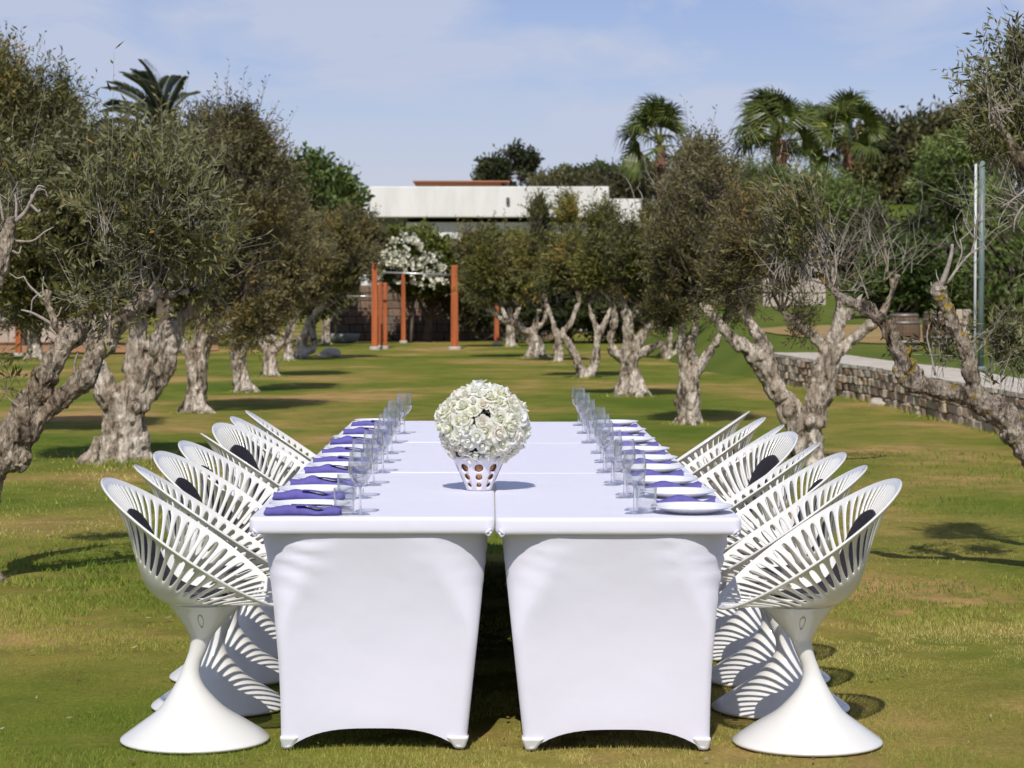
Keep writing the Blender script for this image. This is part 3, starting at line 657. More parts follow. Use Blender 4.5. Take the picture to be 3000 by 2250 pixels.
for pts in ([(165,958,6),(120,930,5),(90,915,4),(62,908,3)], [(132,880,5),(112,862,4),(85,835,3),(70,810,2.5)], [(112,862,3),(95,880,2.5),(92,905,2),(88,925,1.5)], [(70,810,2.5),(50,815,2),(28,800,1.5)],
            [(130,880,3),(125,840,2.5),(128,810,2)], [(150,930,3),(170,925,2.5),(180,900,2)], [(42,650,8),(70,625,6),(90,590,5),(105,560,4),(120,552,3)], [(46,645,5),(48,600,4),(44,570,3)], [(90,600,4),(112,620,4),(118,614,3)], [(95,590,3),(92,570,3),(90,586,2)],
            [(100,570,3),(112,545,2.5),(130,548,2)], [(105,560,2.5),(130,556,2),(140,580,1.5)], [(46,706,4),(95,706,3),(130,680,2.5),(158,665,1.5)], [(36,735,4),(55,742,3),(62,722,2)], [(10,650,5),(2,600,4),(-4,560,3)],
            [(400,800,5),(370,785,4),(330,765,3.5),(298,757,2.5)], [(345,770,3),(358,740,2.5),(352,700,2)], [(430,860,6),(470,800,4),(470,740,3),(480,690,2.5)], [(500,858,4),(530,845,3),(540,810,3),(538,770,2)], [(536,830,3),(512,800,2.5),(515,780,2)],
            [(560,850,3),(590,800,2.5),(600,770,2)], [(222,1110,5),(218,1070,4),(228,1030,3.5)], [(540,800,2.5),(560,760,2),(566,720,1.5)], [(475,760,2.5),(500,730,2),(512,700,1.5)], [(528,640,2),(528,720,3),(530,800,3)]):
    P, r = limb_world(pts, dL); A = catmull(np.column_stack([P, r]), 4); V, F = tube(A[:,:3], A[:,3], 5); mb.add(V, F)
mb.build('dead_branches', M['deadwood'], t, smooth=True, origin=np.array(t.location), kind='stuff')
sprays(t, dL, [(420,700,110,90,0,110),(520,640,90,110,.1,100),(560,740,90,60,0,60),(330,640,60,50,0,45),(460,560,80,60,.1,45),(300,620,50,40,0,22),(400,800,60,40,0,34),(620,720,40,40,0,16),(300,950,40,60,0,16),(330,880,40,50,0,14),(240,880,35,50,.1,12),(20,1120,20,50,0,7),(270,1060,20,40,0,6),(0,620,60,80,.3,40),(60,560,50,60,.3,28)], 'olive_leaf', 50)
dead_twigs(t, dL, [(470,850,.1,1,35),(540,800,.3,1,40),(400,820,-.2,1,30),(600,820,.4,.9,30)], 7, 44, .0019, 'pale_twigs', length=.34)

dR = 12.0; bp = at(3190, 1740, 11.8)
t = thing('olive_tree', 'lichened olive reaching in from the right edge with a long sinuous bough', 'olive tree', (bp.x, 11.8, 0), group='old olive trees on the lawn')
trunk_mesh('trunk', dR, [(3190,1700,95),(3150,1560,75),(3090,1420,62),(3030,1330,54)],
  [[(3040,1340,54),(2990,1278,48),(2939,1223,43),(2879,1181,37),(2812,1157,31),(2746,1139,28),(2692,1121,30),(2665,1078,31),(2634,1030,26),(2613,982,25),(2577,934,22),(2541,904,22),(2515,886,21)],
   [(2530,895,18),(2481,880,14),(2445,856,13),(2414,820,9),(2392,797,6)],
   [(2880,1190,30),(2852,1120,27),(2832,1030,24),(2796,958,20),(2776,910,19),(2762,880,22),(2751,852,25),(2756,836,20)],
   [(2700,1135,22),(2668,1125,24),(2640,1105,18),(2626,1075,12)], [(2640,1030,26),(2650,1022,30)], [(2600,945,14),(2622,940,10)], [(2640,1060,20),(2632,1085,10)],
   [(3120,1500,50,.3),(3180,1200,45,.5),(3160,900,38,.3),(3110,700,32),(3060,560,30),(3010,490,26),(2957,419,17),(2921,359,16),(2914,314,13)], [(2921,366,10),(2900,372,4),(2885,366,2)]],
  M['bark_lichen'], t, seed=33, vox=.0075, amp=.40)
mb = MB()
for pts in ([(2752,845,8),(2766,815,9),(2778,780,7.5),(2788,741,6),(2790,715,5)], [(2775,830,5),(2810,780,4.5),(2845,742,4),(2879,722,2.5)], [(2845,742,3.5),(2858,700,3),(2860,660,2.5),(2870,620,1.5)], [(2800,790,3),(2818,740,2.5),(2812,700,2)],
            [(2855,700,2.5),(2835,670,2),(2822,640,1.5)], [(2858,690,2.5),(2885,720,2),(2890,735,1)], [(2815,730,2),(2800,700,1.6),(2792,660,1.2)], [(2812,705,2),(2840,680,1.6),(2858,655,1)], [(2730,840,3),(2727,826,1.5)], [(2756,838,3),(2745,810,2),(2742,790,1)],
            [(2415,822,6),(2390,795,4.5),(2372,780,3),(2350,765,2)], [(2420,830,5),(2385,820,4),(2370,815,3),(2350,790,2)], [(2430,830,3),(2420,790,2.5),(2426,760,2)], [(2440,840,3),(2450,800,2.5),(2445,740,2)], [(2395,795,3),(2380,760,2.5),(2376,735,2)],
            [(2740,1100,4),(2728,1040,3),(2716,990,2.5),(2722,950,1.5)], [(2515,880,10),(2522,868,5),(2528,862,1)], [(3000,560,4),(2960,590,3),(2930,610,2)], [(3000,600,4),(2975,640,3),(2970,680,2)], [(2960,590,2.5),(2930,640,2),(2925,670,1)]):
    P, r = limb_world(pts, dR); A = catmull(np.column_stack([P, r]), 4); V, F = tube(A[:,:3], A[:,3], 5); mb.add(V, F)
mb.build('dead_branches', M['deadwood'], t, smooth=True, origin=np.array(t.location), kind='stuff')
sprays(t, dR, [(2370,700,55,60,0,70),(2320,750,60,45,0,55),(2290,760,30,30,0,14),(2400,660,40,40,0,26),(2380,630,20,40,0,8),(2960,280,60,80,.2,90),(2910,300,40,60,0,36),(2980,420,50,80,.2,80),(2900,430,40,50,0,30),(2990,560,40,60,.2,36),(2930,480,30,40,0,14),(2990,200,40,40,.2,30),(2775,1040,50,40,.12,14),(2745,1010,26,40,.1,8),(2930,1050,50,80,.12,34),(2985,1080,30,60,.1,14),(2900,1000,26,50,.1,8),(2950,960,26,40,.1,8)], 'olive_leaf', 80, leaf=.050)
dead_twigs(t, dR, [(2960,600,-.4,.4,40),(2990,640,-.3,.2,30),(2430,800,-.1,1,25),(2850,680,.1,1,25)], 10, 46, .002, 'pale_twigs', length=.35)

# ------------------------------------------------------------------ far planting
def bushy(name, label, cat, d, blobs, n, mat, leaf, width, twig=.5, k=7, seed=1, thr=.38, clump=.8, trunk=None, base_z=0.0, group=None, up=.4, shell=.4, spread=.85):
    B = blobs_px(blobs, d); c = B[0]
    root = thing(name, label, cat, (c[0], d, base_z), group=group)
    V, F, t_, sg = leaf_cloud(B, n, k, leaf, width, twig, seed=seed, thr=thr, clump=clump, up=up, shell=shell, spread=spread, sprig=0)
    crown_parts(root, (V, F, t_, sg), M[mat], M['twig'], .015, ('crown', 'branches'), twigs=True)
    mb = MB(); g = np.random.default_rng(seed)
    tr = .13 if trunk is None else trunk
    A = catmull([(c[0], d, base_z-.1), (c[0]+.1, d, base_z + (c[2]-base_z)*.5), (c[0], d, c[2])], 5); V, F = tube(A, np.linspace(tr, tr*.5, len(A)), 8); mb.add(V, F)
    for b in B[1:]:
        s = np.array([c[0], d, base_z + (c[2]-base_z)*.35]); e = np.array(b[:3]); A = catmull([s, (s+e)/2+[0,0,.1], e], 4); V, F = tube(A, np.linspace(tr*.5, tr*.15, len(A)), 6); mb.add(V, F)
    mb.build('trunk', M['twig'], root, smooth=True, origin=np.array(root.location))
    return root
G1 = 'trees and shrubs beyond the lawn'
bushy('carob_tree', 'rounded bright green tree at the left end of the white building', 'tree', 66, [(905,600,100,85),(960,650,85,80),(850,630,75,100),(1000,690,55,55),(900,540,60,40),(985,600,40,45)], 3600, 'green_leaf', .17, .09, seed=61, thr=.3, group=G1)
bushy('evergreen_tree', 'dark conical evergreen poking up behind the white building roof', 'tree', 100, [(1490,505,62,40),(1465,475,26,24),(1497,455,20,22),(1535,490,30,32),(1432,500,26,30),(1412,525,16,18)], 1000, 'dark_leaf', .18, .09, twig=.4, seed=62, thr=.44, base_z=0, group=G1, clump=.6, shell=.1)
bushy('evergreen_tree', 'low dark green trees along the skyline right of the conical evergreen', 'tree', 98, [(1790,530,105,32),(1760,505,36,20),(1850,540,70,22),(1660,520,36,18),(1700,535,90,22),(1610,548,50,12),(1860,515,50,18)], 1900, 'green_leaf', .18, .09, twig=.25, seed=63, thr=.3, group=G1)
bushy('shrub', 'brownish shrub band just above the building parapet', 'shrub', 93, [(1800,545,150,24),(1650,548,90,16),(1900,540,60,40),(1850,600,60,40)], 1500, 'brown_leaf', .16, .08, seed=64, thr=.3, group=G1)
bushy('tamarisk', 'feathery light green tamarisk below the big fan palms', 'tree', 69, [(2300,630,150,80),(2200,620,100,65),(2420,640,110,80),(2150,640,90,80),(2330,680,150,70),(2230,560,60,26)], 5200, 'light_leaf', .14, .045, twig=.6, k=11, seed=65, thr=.28, base_z=1, group=G1, up=.8)
bushy('carob_tree', 'big brownish carob covering the hillside on the right', 'tree', 80, [(2640,520,140,110),(2720,420,110,60),(2560,600,90,80),(2600,450,80,60),(2560,420,60,40),(2720,620,110,80),(2640,660,130,50)], 5200, 'brown_leaf', .19, .09, seed=66, thr=.3, base_z=3, group=G1)
bushy('carob_tree', 'dark ridge of foliage climbing to the right edge of the sky', 'tree', 86, [(2830,400,90,60),(2930,380,110,70),(2780,400,60,40),(2900,480,120,70),(2690,390,40,24)], 3400, 'brown_leaf', .2, .10, seed=67, thr=.3, base_z=4, group=G1)
bushy('pine_tree', 'soft mid green conifer on the slope beside the grey pole', 'tree', 70, [(2830,480,80,75),(2800,580,70,70),(2850,620,70,70),(2760,540,50,60)], 2600, 'light_leaf', .15, .05, twig=.5, k=9, seed=68, thr=.3, base_z=2, group=G1)
bushy('shrub', 'dark laurel bush under the pale block wall on the right', 'shrub', 52, [(2720,800,130,80),(2660,860,110,80),(2780,880,90,110),(2600,760,60,50),(2560,850,70,60),(2700,740,80,40),(2600,960,60,50),(2500,1000,60,36)], 4200, 'green_leaf', .13, .06, twig=.3, seed=69, thr=.3, base_z=.6, group=G1)
bushy('cypress', 'tall bright green cypress column at the right edge', 'tree', 44, [(2925,700,52,70),(2930,800,58,90),(2930,900,60,90),(2935,1000,62,80),(2930,620,42,60),(2990,760,40,90)], 4600, 'light_leaf', .11, .045, twig=.3, k=9, seed=70, thr=.25, base_z=.45, group=G1, up=1.2, spread=.5)
bushy('cypress', 'second dark cypress half cut off by the right edge', 'tree', 48, [(3010,720,40,100),(3010,880,45,110),(3010,1000,45,80)], 1500, 'green_leaf', .1, .04, twig=.3, k=8, seed=71, thr=.25, base_z=.45, group=G1, up=1.2)
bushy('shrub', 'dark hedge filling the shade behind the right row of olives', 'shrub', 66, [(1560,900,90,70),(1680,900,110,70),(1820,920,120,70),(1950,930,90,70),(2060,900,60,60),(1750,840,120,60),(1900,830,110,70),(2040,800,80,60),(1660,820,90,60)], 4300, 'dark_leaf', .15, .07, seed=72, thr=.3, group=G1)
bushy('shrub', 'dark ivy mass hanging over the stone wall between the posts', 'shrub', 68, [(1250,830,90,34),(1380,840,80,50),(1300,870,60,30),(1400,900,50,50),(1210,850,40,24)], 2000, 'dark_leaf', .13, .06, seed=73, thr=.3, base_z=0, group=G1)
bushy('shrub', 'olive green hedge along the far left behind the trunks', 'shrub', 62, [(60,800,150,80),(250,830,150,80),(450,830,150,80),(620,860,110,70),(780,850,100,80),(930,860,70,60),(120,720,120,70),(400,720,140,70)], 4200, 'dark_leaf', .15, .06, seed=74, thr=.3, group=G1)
bushy('rubber_tree', 'young dark broadleaf tree under the palms on the hill', 'tree', 68, [(2700,700,60,40),(2110,560,40,50),(2560,700,70,50),(2460,720,80,50),(2200,760,60,50)], 1800, 'dark_leaf', .15, .07, seed=75, thr=.3, base_z=1.5, group=G1)
# flowering hedge
fh = bushy('flowering_shrub', 'climbing shrub thick with white blossom above the pull-up bar', 'shrub', 67, [(1200,760,90,66),(1150,745,50,50),(1240,810,70,28),(1280,760,40,40),(1180,725,50,22),(1130,790,30,30)], 3600, 'blossom_leaf', .13, .07, twig=.3, seed=76, thr=.3, group=G1, trunk=.05)
V, F, t_, sg = leaf_cloud(blobs_px([(1190,750,75,40),(1225,800,75,34),(1260,775,45,34),(1270,805,30,18),(1140,760,36,40),(1190,720,50,25)], 66.2), 360, 5, .085, .085, .14, seed=77, thr=.43, clump=.3, shell=.8, sprig=0)
crown_parts(fh, (V, F, t_, sg), M['blossom'], M['twig'], .01, ('blossom', 'twigs'), twigs=False)

# palms ------------------------------------------------------------------------
def fan_frond(seed):
    g = np.random.default_rng(seed); V = []; F = []; T = []
    A = catmull([(0,0,0), (.42,0,.10), (.80,0,.08)], 4)
    tv, tf = tube(A, np.linspace(.028, .016, len(A)), 4); V += tv.tolist(); F += [f for f in tf if len(f) == 4]; T += [.95]*len(tv)
    h = np.array([.80,0,.08]); n = 26
    for i in range(n):
        a = (i/(n-1) - .5) * R(215); l = .70 * (.82 + .2*math.cos(a*.6)) * g.uniform(.9, 1.08)
        d = np.array([math.cos(a), math.sin(a), 0]); s = np.array([-math.sin(a), math.cos(a), 0])
        p = [h, h + d*l*.55 + [0,0,.03 + .02*(i%2)], h + d*l*.85 + [0,0,-.10*g.uniform(.3,1.6)], h + d*l*.96 + [0,0,-.38*g.uniform(.4,1.5)]]
        w = [.010, .034, .022, .003]; o = len(V)
        for q, ww in zip(p, w): V += [(q - s*ww).tolist(), (q + s*ww).tolist()]
        for j in range(3): F.append([o+2*j, o+2*j+1, o+2*j+3, o+2*j+2])
        T += [float(np.clip(g.normal(.45, .2), 0, .95))]*8
    me = mesh_np('frond', V, F, M['palm_leaf']); a_ = me.attributes.new('tint', 'FLOAT', 'POINT'); a_.data.foreach_set('value', np.array(T, np.float32)); return me
def pinnate_frond(seed, Ln=2.1):
    g = np.random.default_rng(seed); V = []; F = []; T = []
    A = catmull([(0,0,0), (Ln*.45,0,.10*Ln), (Ln*.8,0,-.02*Ln), (Ln,0,-.17*Ln)], 6)
    tv, tf = tube(A, np.linspace(.03, .008, len(A)), 4); V += tv.tolist(); F += [f for f in tf if len(f) == 4]; T += [.85]*len(tv)
    n = 84
    for i in range(n):
        t = .12 + .88*i/n; k = t*(len(A)-1); j = min(int(k), len(A)-2); p = A[j] + (A[j+1]-A[j])*(k-j); ax = A[j+1]-A[j]; ax /= np.linalg.norm(ax)
        for s in (-1, 1):
            l = .46 * math.sin(math.pi*(.12+.85*t))**.6 * g.uniform(.85, 1.1)
            d = ax*.75 + np.array([0, s, 0])*.6 + np.array([0,0,.35]); d /= np.linalg.norm(d); w = np.cross(d, ax); w /= np.linalg.norm(w)
            o = len(V); V += [p.tolist(), (p + d*l*.5 + w*.024).tolist(), (p+d*l-[0,0,.06]).tolist(), (p + d*l*.5 - w*.024).tolist()]; F.append([o,o+1,o+2,o+3]); T += [float(np.clip(g.normal(.4,.2),0,1))]*4
    me = mesh_np('frond', V, F, M['date_leaf']); a_ = me.attributes.new('tint', 'FLOAT', 'POINT'); a_.data.foreach_set('value', np.array(T, np.float32)); return me
FANS = [fan_frond(k) for k in range(4)]; PINS = [pinnate_frond(k) for k in range(3)]
def palm(name, label, px, py, d, meshes, n, scale, trunk_r, base_z, seed, elmin=-50, wind=0.0, elmax=86, roll=.75):
    g = np.random.default_rng(seed); c = at(px, py, d)
    root = thing(name, label, 'palm tree', (c.x, d, base_z), group='palm trees above the garden')
    hgt = c.z - base_z; A = catmull([(0,0,-.1), (.05,0,hgt*.5), (0,0,hgt)], 14)
    rr = [trunk_r*(1 + .16*(i % 2)) * (1.15 if i > len(A)*.8 else 1) for i in range(len(A))]
    V, F = tube(A, rr, 12); part('trunk', V, F, M['twig'] if name == 'date_palm' else M['palm_trunk'], root, smooth=False)
    for i in range(n):
        el = R(elmax - (elmax-elmin)*(i/n)**1.35 + g.normal(0, 7)); az = i*2.399 + g.normal(0,.15)
        o = bpy.data.objects.new('frond', meshes[i % len(meshes)]); link(o, root)
        s = scale*g.uniform(.85, 1.1)
        dirv = Vector((math.cos(az)*math.cos(el) + wind, math.sin(az)*math.cos(el), math.sin(el))).normalized()
        o.rotation_euler = (g.normal(0, roll), -math.asin(dirv.z), math.atan2(dirv.y, dirv.x)); o.location = (0, 0, hgt - .05 + .1*math.sin(el)); o.scale = (s, s, s)
    return root
palm('fan_palm', 'largest fan palm with a reddish trunk and windblown crown', 2282, 410, 72, FANS, 28, 1.08, .21, 2.6, 1, wind=-.45, elmin=-18)
palm('fan_palm', 'fan palm with a slim dark trunk standing rightmost on the skyline', 2479, 412, 74, FANS, 19, 1.0, .14, 3.2, 2, elmin=-25)
palm('fan_palm', 'small fan palm squeezed between the two big ones', 2385, 420, 76, FANS, 19, .9, .13, 3.0, 3, elmin=-40)
palm('fan_palm', 'leftmost fan palm, its trunk hidden behind the olives', 1935, 425, 73, FANS, 18, .95, .13, 0, 4, wind=-.3, elmin=-45)
palm('date_palm', 'feathery date palm rising behind the left olives', 478, 420, 60, PINS, 24, .9, .2, 0, 5, elmin=-10, wind=-.4, roll=.2)

# ------------------------------------------------------------------ white building
def build_building():
    wm = noise_mat('white_render', [(.3, (.56,.55,.51)), (.55, (.72,.71,.68)), (.8, (.77,.76,.73))], scale=.9, stretch=(1,1,.25), rough=.85, bump=.05, spec=.2)
    gm = plain('window_glass', (.12,.14,.15), .15, 0, .6); tm = noise_mat('roof_timber', [(.3, (.26,.105,.045)), (.7, (.40,.19,.09))], scale=3, stretch=(.2,1,6), rough=.7, bump=.3)
    lm = plain('lamp_grey', (.1,.1,.1), .5)
    d = 85; a = at(1084, 546, d); b = at(1784, 556, d)
    root = thing('white_building', 'low white modern house with a flat roof behind the olives', 'building', (0, d, 0)); o = np.array(root.location)
    zt = a.z; zb = at(1084, 636, d).z
    m = MB(); m.box((a.x, d, zb), (b.x, d+9, zt)); m.build('fascia', wm, root, origin=o, bevel=.03)
    l = at(1054, 546, d); m = MB(); m.box((l.x, d+.6, 0), (a.x-.003, d+9, zt-.01)); m.build('side_wall', wm, root, origin=o, bevel=.03)
    e = at(1885, 582, d); m = MB(); m.box((b.x+.003, d+.8, 0), (e.x, d+9, at(1800, 580, d).z)); m.build('side_wall', wm, root, origin=o, bevel=.03)
    x1 = at(1188, 700, d).x; x2 = at(1330, 700, d).x; z2 = at(1188, 650, d).z
    m = MB(); m.box((x1, d+.5, 0), (b.x-.05, d+8.9, z2)); m.build('wall', wm, root, origin=o)
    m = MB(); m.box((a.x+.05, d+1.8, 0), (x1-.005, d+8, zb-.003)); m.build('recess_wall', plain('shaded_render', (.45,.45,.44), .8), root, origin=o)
    n = 4; w = (x1-a.x-.2)/n
    for i in range(n):
        f = MB(); x = a.x+.1+i*w; f.box((x+.05, d+1.74, .9), (x+w-.05, d+1.795, zb-.12)); wf = f.build('window', plain('window_frame', (.5,.5,.5), .5), root, origin=o)
        p = MB(); p.box((x+.12, d+1.70, .97), (x+w-.12, d+1.735, zb-.19)); p.build('pane', gm, wf, origin=o)
    s = at(1215, 530, d); s2 = at(1469, 548, d)
    for k in range(3):
        m = MB(); y = d+1.2+k*1.6; m.box((s.x + .15*k, y, zt+.003), (s2.x+.15*k, y+.16, zt+.20 - .01*k)); m.build('roof_beam', tm, root, origin=o, bevel=.01)
    m = MB(); m.box((s.x-.1, d+1.0, zt+.2+.003), (s2.x+.3, d+4.8, zt+.25)); m.build('roof_deck', tm, root, origin=o)
    q = at(1488, 587, d); m = MB(); m.box((q.x-.06, d-.14, q.z-.1), (q.x+.06, d-.003, q.z+.1)); m.build('wall_lamp', lm, root, origin=o, bevel=.02)
    q = at(1082, 600, d); V, F = tube([(q.x-.06, d+.52, 1.0), (q.x-.06, d+.52, zt-.15)], .045, 8); part('downpipe', V, F, plain('pipe_grey', (.4,.4,.4), .5), root, origin=o)
build_building()

# ------------------------------------------------------------------ dark stone wall behind the posts
def block_wall(name, label, d, px0, px1, ytop, ybot, bw, bh, cols, joint, thick=.4, base_z=0, cap=None, seed=1, cat='stone wall', jit=.02):
    g = random.Random(seed); x0 = at(px0, ytop, d).x; x1 = at(px1, ytop, d).x; zt = at(px0, ytop, d).z
    root = thing(name, label, cat, ((x0+x1)/2, d, base_z)); o = np.array(root.location)
    m = MB(); m.box((x0, d+.04, base_z-.2), (x1, d+thick, zt-.03)); m.build('wall_core', joint, root, origin=o)
    protos = []
    for k in range(6):
        bm = bmesh.new(); bmesh.ops.create_cube(bm, size=1); bmesh.ops.bevel(bm, geom=bm.edges[:], offset=.07, segments=1, affect='EDGES')
        me = bpy.data.meshes.new('block'); bm.to_mesh(me); bm.free(); me.materials.append(cols[k % len(cols)]); protos.append(me)
    rows = max(1, int((zt-base_z)/bh)); n = max(1, int((x1-x0)/bw)); cnt = 0
    h = (zt-base_z)/rows
    for r in range(rows):
        x = x0 - (r % 2)*bw*.5
        while x < x1 - .05:
            w = bw*g.uniform(.8, 1.2); xa = max(x, x0); xb = min(x+w, x1)
            if xb - xa > .06 and cnt < 299:
                ob = bpy.data.objects.new('block', g.choice(protos)); link(ob, root); cnt += 1
                ob.location = ((xa+xb)/2 - o[0], .03 + g.uniform(-jit, jit), (r+.5)*h); ob.scale = (xb-xa-.02, .1, h-.018)
            x += w
    if cap:
        m = MB(); m.box((x0-.03, d-.05, zt-.003), (x1+.03, d+thick+.03, zt+.06)); m.build('coping', cap, root, origin=o, bevel=.01)
    return root
db = [noise_mat('dark_block_%s' % n, [(.3, a), (.7, b)], scale=4, rough=.95, bump=.4) for n, a, b in (('a', (.11,.07,.048), (.22,.145,.10)), ('b', (.14,.095,.065), (.27,.18,.125)), ('c', (.10,.08,.06), (.20,.16,.12)))]
jd = plain('dark_joint', (.02,.016,.012), .95)
block_wall('garden_wall', 'dark brown block wall at the back of the lawn behind the posts', 70, 965, 1650, 835, 998, .36, .2, db, jd, seed=3)
bb = [noise_mat('beige_block_%s' % n, [(.3, a), (.7, b)], scale=3, rough=.9, bump=.3) for n, a, b in (('a', (.38,.31,.25), (.5,.43,.36)), ('b', (.42,.35,.30), (.55,.48,.41)))]
jb = plain('beige_joint', (.25,.2,.16), .95)
block_wall('garden_wall', 'pale beige block wall beyond the raised lawn, left of the dead twigs', 63, 2235, 2420, 815, 905, .5, .26, bb, jb, base_z=.98, seed=4)
block_wall('garden_wall', 'short pale block wall up on the right hillside above the dark bush', 76, 2640, 2815, 690, 730, .42, .2, bb, jb, base_z=float(at(2700, 735, 76).z), cap=bb[1], seed=5)
block_wall('garden_wall', 'cream wall low at the far left behind the lone orange post', 66, -60, 330, 905, 1000, .7, .35, bb, jb, seed=6)
block_wall('garden_wall', 'sunlit tan wall fragment behind the upright cut bough on the right', 44, 2800, 2846, 905, 1020, .4, .25, bb, jb, base_z=.5, seed=7)

# soil strips
def strip(name, label, poly, z, mat):
    V = [tuple(gnd(px, py)[:2]) + (z,) for px, py in poly]
    tag(part(name, V, [list(range(len(V)))], mat), label, kind='structure')
strip('path', 'strip of bare orange earth along the left back of the lawn', [(-150,1040),(430,1036),(640,1030),(640,1006),(-150,1004)], .034, M['soil'])
T2 = [(8.0 + 2.6*math.cos(a)*(1+.18*math.sin(3*a)), 45.5 + 4.2*math.sin(a)*(1+.15*math.cos(2*a))) for a in np.linspace(0, 2*math.pi, 25)[:-1]]
tag(part('flower_bed', [(x, y, float(hz(x, y)) + .02) for x, y in T2], [list(range(24))], noise_mat('dry_grass', [(.3, (.24,.16,.05)), (.7, (.34,.23,.09))], scale=1, rough=.95)), 'ochre dry grass patch around the barrel', kind='structure')

# ------------------------------------------------------------------ orange posts, bars, pole, barrel, planter, rocks
rust = noise_mat('orange_stained_wood', [(.3, (.26,.065,.02)), (.55, (.40,.105,.032)), (.75, (.47,.15,.05))], scale=2.2, stretch=(5,5,.4), rough=.6, bump=.25, spec=.3)
steel = plain('galvanised_steel', (.6,.6,.6), .35, .9); conc = noise_mat('concrete_footing', [(.3, (.38,.36,.32)), (.7, (.5,.47,.43))], scale=6, rough=.9)
def post_part(root, o, px, wpx, ytop, d, taper=.8, lean=0):
    k = d/FPX; x = at(px, 1000, d).x; w = wpx*k/2; zt = at(px, ytop, d).z; m = MB()
    m.add([(x-w,d-w,-.05),(x+w,d-w,-.05),(x+w,d+w,-.05),(x-w,d+w,-.05),(x-w*taper+lean,d-w*taper,zt),(x+w*taper+lean,d-w*taper,zt),(x+w*taper+lean,d+w*taper,zt+.02),(x-w*taper+lean,d+w*taper,zt+.02)], [(0,3,2,1),(4,5,6,7),(0,1,5,4),(1,2,6,5),(2,3,7,6),(3,0,4,7)])
    m.build('post', rust, root, origin=o, bevel=.012)
    V, F = lathe([(w*1.7, -.03), (w*1.7, .05), (w*1.5, .07), (.001, .07)], 16); V = [(a+x, b+d, c) for a, b, c in V]; part('footing', V, F, conc, root, origin=o)
d = 59; r_ = thing('pull_up_frame', 'orange wooden pull-up frame with a steel bar across two tall posts', 'exercise frame', (at(1215,1000,d).x, d, 0)); o = np.array(r_.location)
post_part(r_, o, 1098, 19, 772, d); post_part(r_, o, 1332, 23, 779, d)
V, F = tube([at(1098, 797, d), at(1332, 806, d)], .024, 8); part('bar', V, F, steel, r_, smooth=True, origin=o)
d = 60.5; r_ = thing('exercise_frame', 'shorter pair of orange posts beside the tall one with a bar running left', 'exercise frame', (at(1120,1000,d).x, d, 0)); o = np.array(r_.location)
post_part(r_, o, 1115, 12, 828, d, .95); post_part(r_, o, 1129, 11, 830, d-.8, .95)
V, F = tube([at(1015, 867, d), at(1115, 869, d)], .02, 8); part('bar', V, F, steel, r_, smooth=True, origin=o)
for lab, px, w, yt, d in (('slim orange post under the white blossom between the tall posts', 1182, 14, 805, 66), ('orange post half hidden by the leaning olive on the right', 1455, 15, 880, 64), ('lone orange post at the far left beside a pale trunk', 54, 17, 800, 53), ('short orange stake glimpsed through the left olives', 398, 8, 960, 60)):
    r_ = thing('wooden_post', lab, 'post', (at(px,1000,d).x, d, 0), group='orange wooden posts'); post_part(r_, np.array(r_.location), px, w, yt, d)
d = 30; b = at(2866, 1080, d)
r_ = thing('lamp_post', 'tall grey green steel pole with a thin white conduit on the right', 'pole', (b.x, d, HT)); o = np.array(r_.location)
gp = noise_mat('weathered_pole_paint', [(.3, (.10,.14,.13)), (.7, (.22,.27,.25))], scale=4, stretch=(1,1,.3), rough=.4, bump=.1)
V, F = tube([(b.x+.03, d, HT), (b.x+.03, d, at(2866, 470, d).z)], .036, 14); part('pole', V, F, gp, r_, smooth=True, origin=o)
V, F = tube([(b.x-.05, d-.03, HT), (b.x-.055, d-.03, at(2866, 480, d).z)], .016, 8); part('conduit', V, F, plain('white_conduit', (.6,.62,.62), .4), r_, smooth=True, origin=o)
for zz in (.9, 1.6, 2.3):
    V, F = tube([(b.x-.055, d-.03, zz), (b.x+.03, d-.03, zz)], .012, 6); part('bracket', V, F, gp, r_, origin=o)
V, F = lathe([(.14, 0), (.14, .03), (.07, .05), (.05, .05)], 14); part('base_plate', [(x, y, z+.0) for x, y, z in V], F, gp, r_)
# barrels
def barrel(px, py, d, label, h=.78, r=.34):
    g_ = at(px, py, d); z0 = float(hz(g_.x, d)); root = thing('wine_barrel', label, 'barrel', (g_.x, d, z0), group='wine barrels on the raised lawn')
    sm = [noise_mat('barrel_stave_%d' % i, [(.3, (.06+.02*i,.035+.012*i,.02)), (.7, (.16+.02*i,.10+.01*i,.065))], scale=5, stretch=(1,1,.2), rough=.8) for i in range(2)]
    hoopm = plain('dull_hoop_steel', (.22,.21,.2), .5, .6)
    n = 18
    for i in range(n):
        a0 = 2*math.pi*i/n + .012; a1 = 2*math.pi*(i+1)/n - .012; V = []; F = []
        for j in range(7):
            t = j/6; rr = r*(.80 + .20*math.sin(math.pi*t)); z = h*t
            for a, k in ((a0, 0), (a1, 0), (a1, .03), (a0, .03)): V.append(((rr-k)*math.cos(a), (rr-k)*math.sin(a), z))
        for j in range(6):
            for q in range(4): F.append([j*4+q, j*4+(q+1)%4, j*4+4+(q+1)%4, j*4+4+q])
        F += [[3,2,1,0], [24,25,26,27]]
        part('stave', V, F, sm[i % 2], root)
    for t in (.06, .25, .75, .94):
        rr = r*(.80 + .20*math.sin(math.pi*t)) + .006; V, F = lathe([(rr, h*t-.022), (rr+.003, h*t), (rr, h*t+.022), (rr-.01, h*t+.022), (rr-.01, h*t-.022)], 24, True); part('hoop', V, F, hoopm, root, smooth=True)
    V, F = lathe([(r*.78, h*.98), (.001, h*.98)], 20); part('head', V, F, sm[0], root)
barrel(2648, 1035, 39, 'dark oak barrel with steel hoops behind the long bough', h=.62, r=.27)
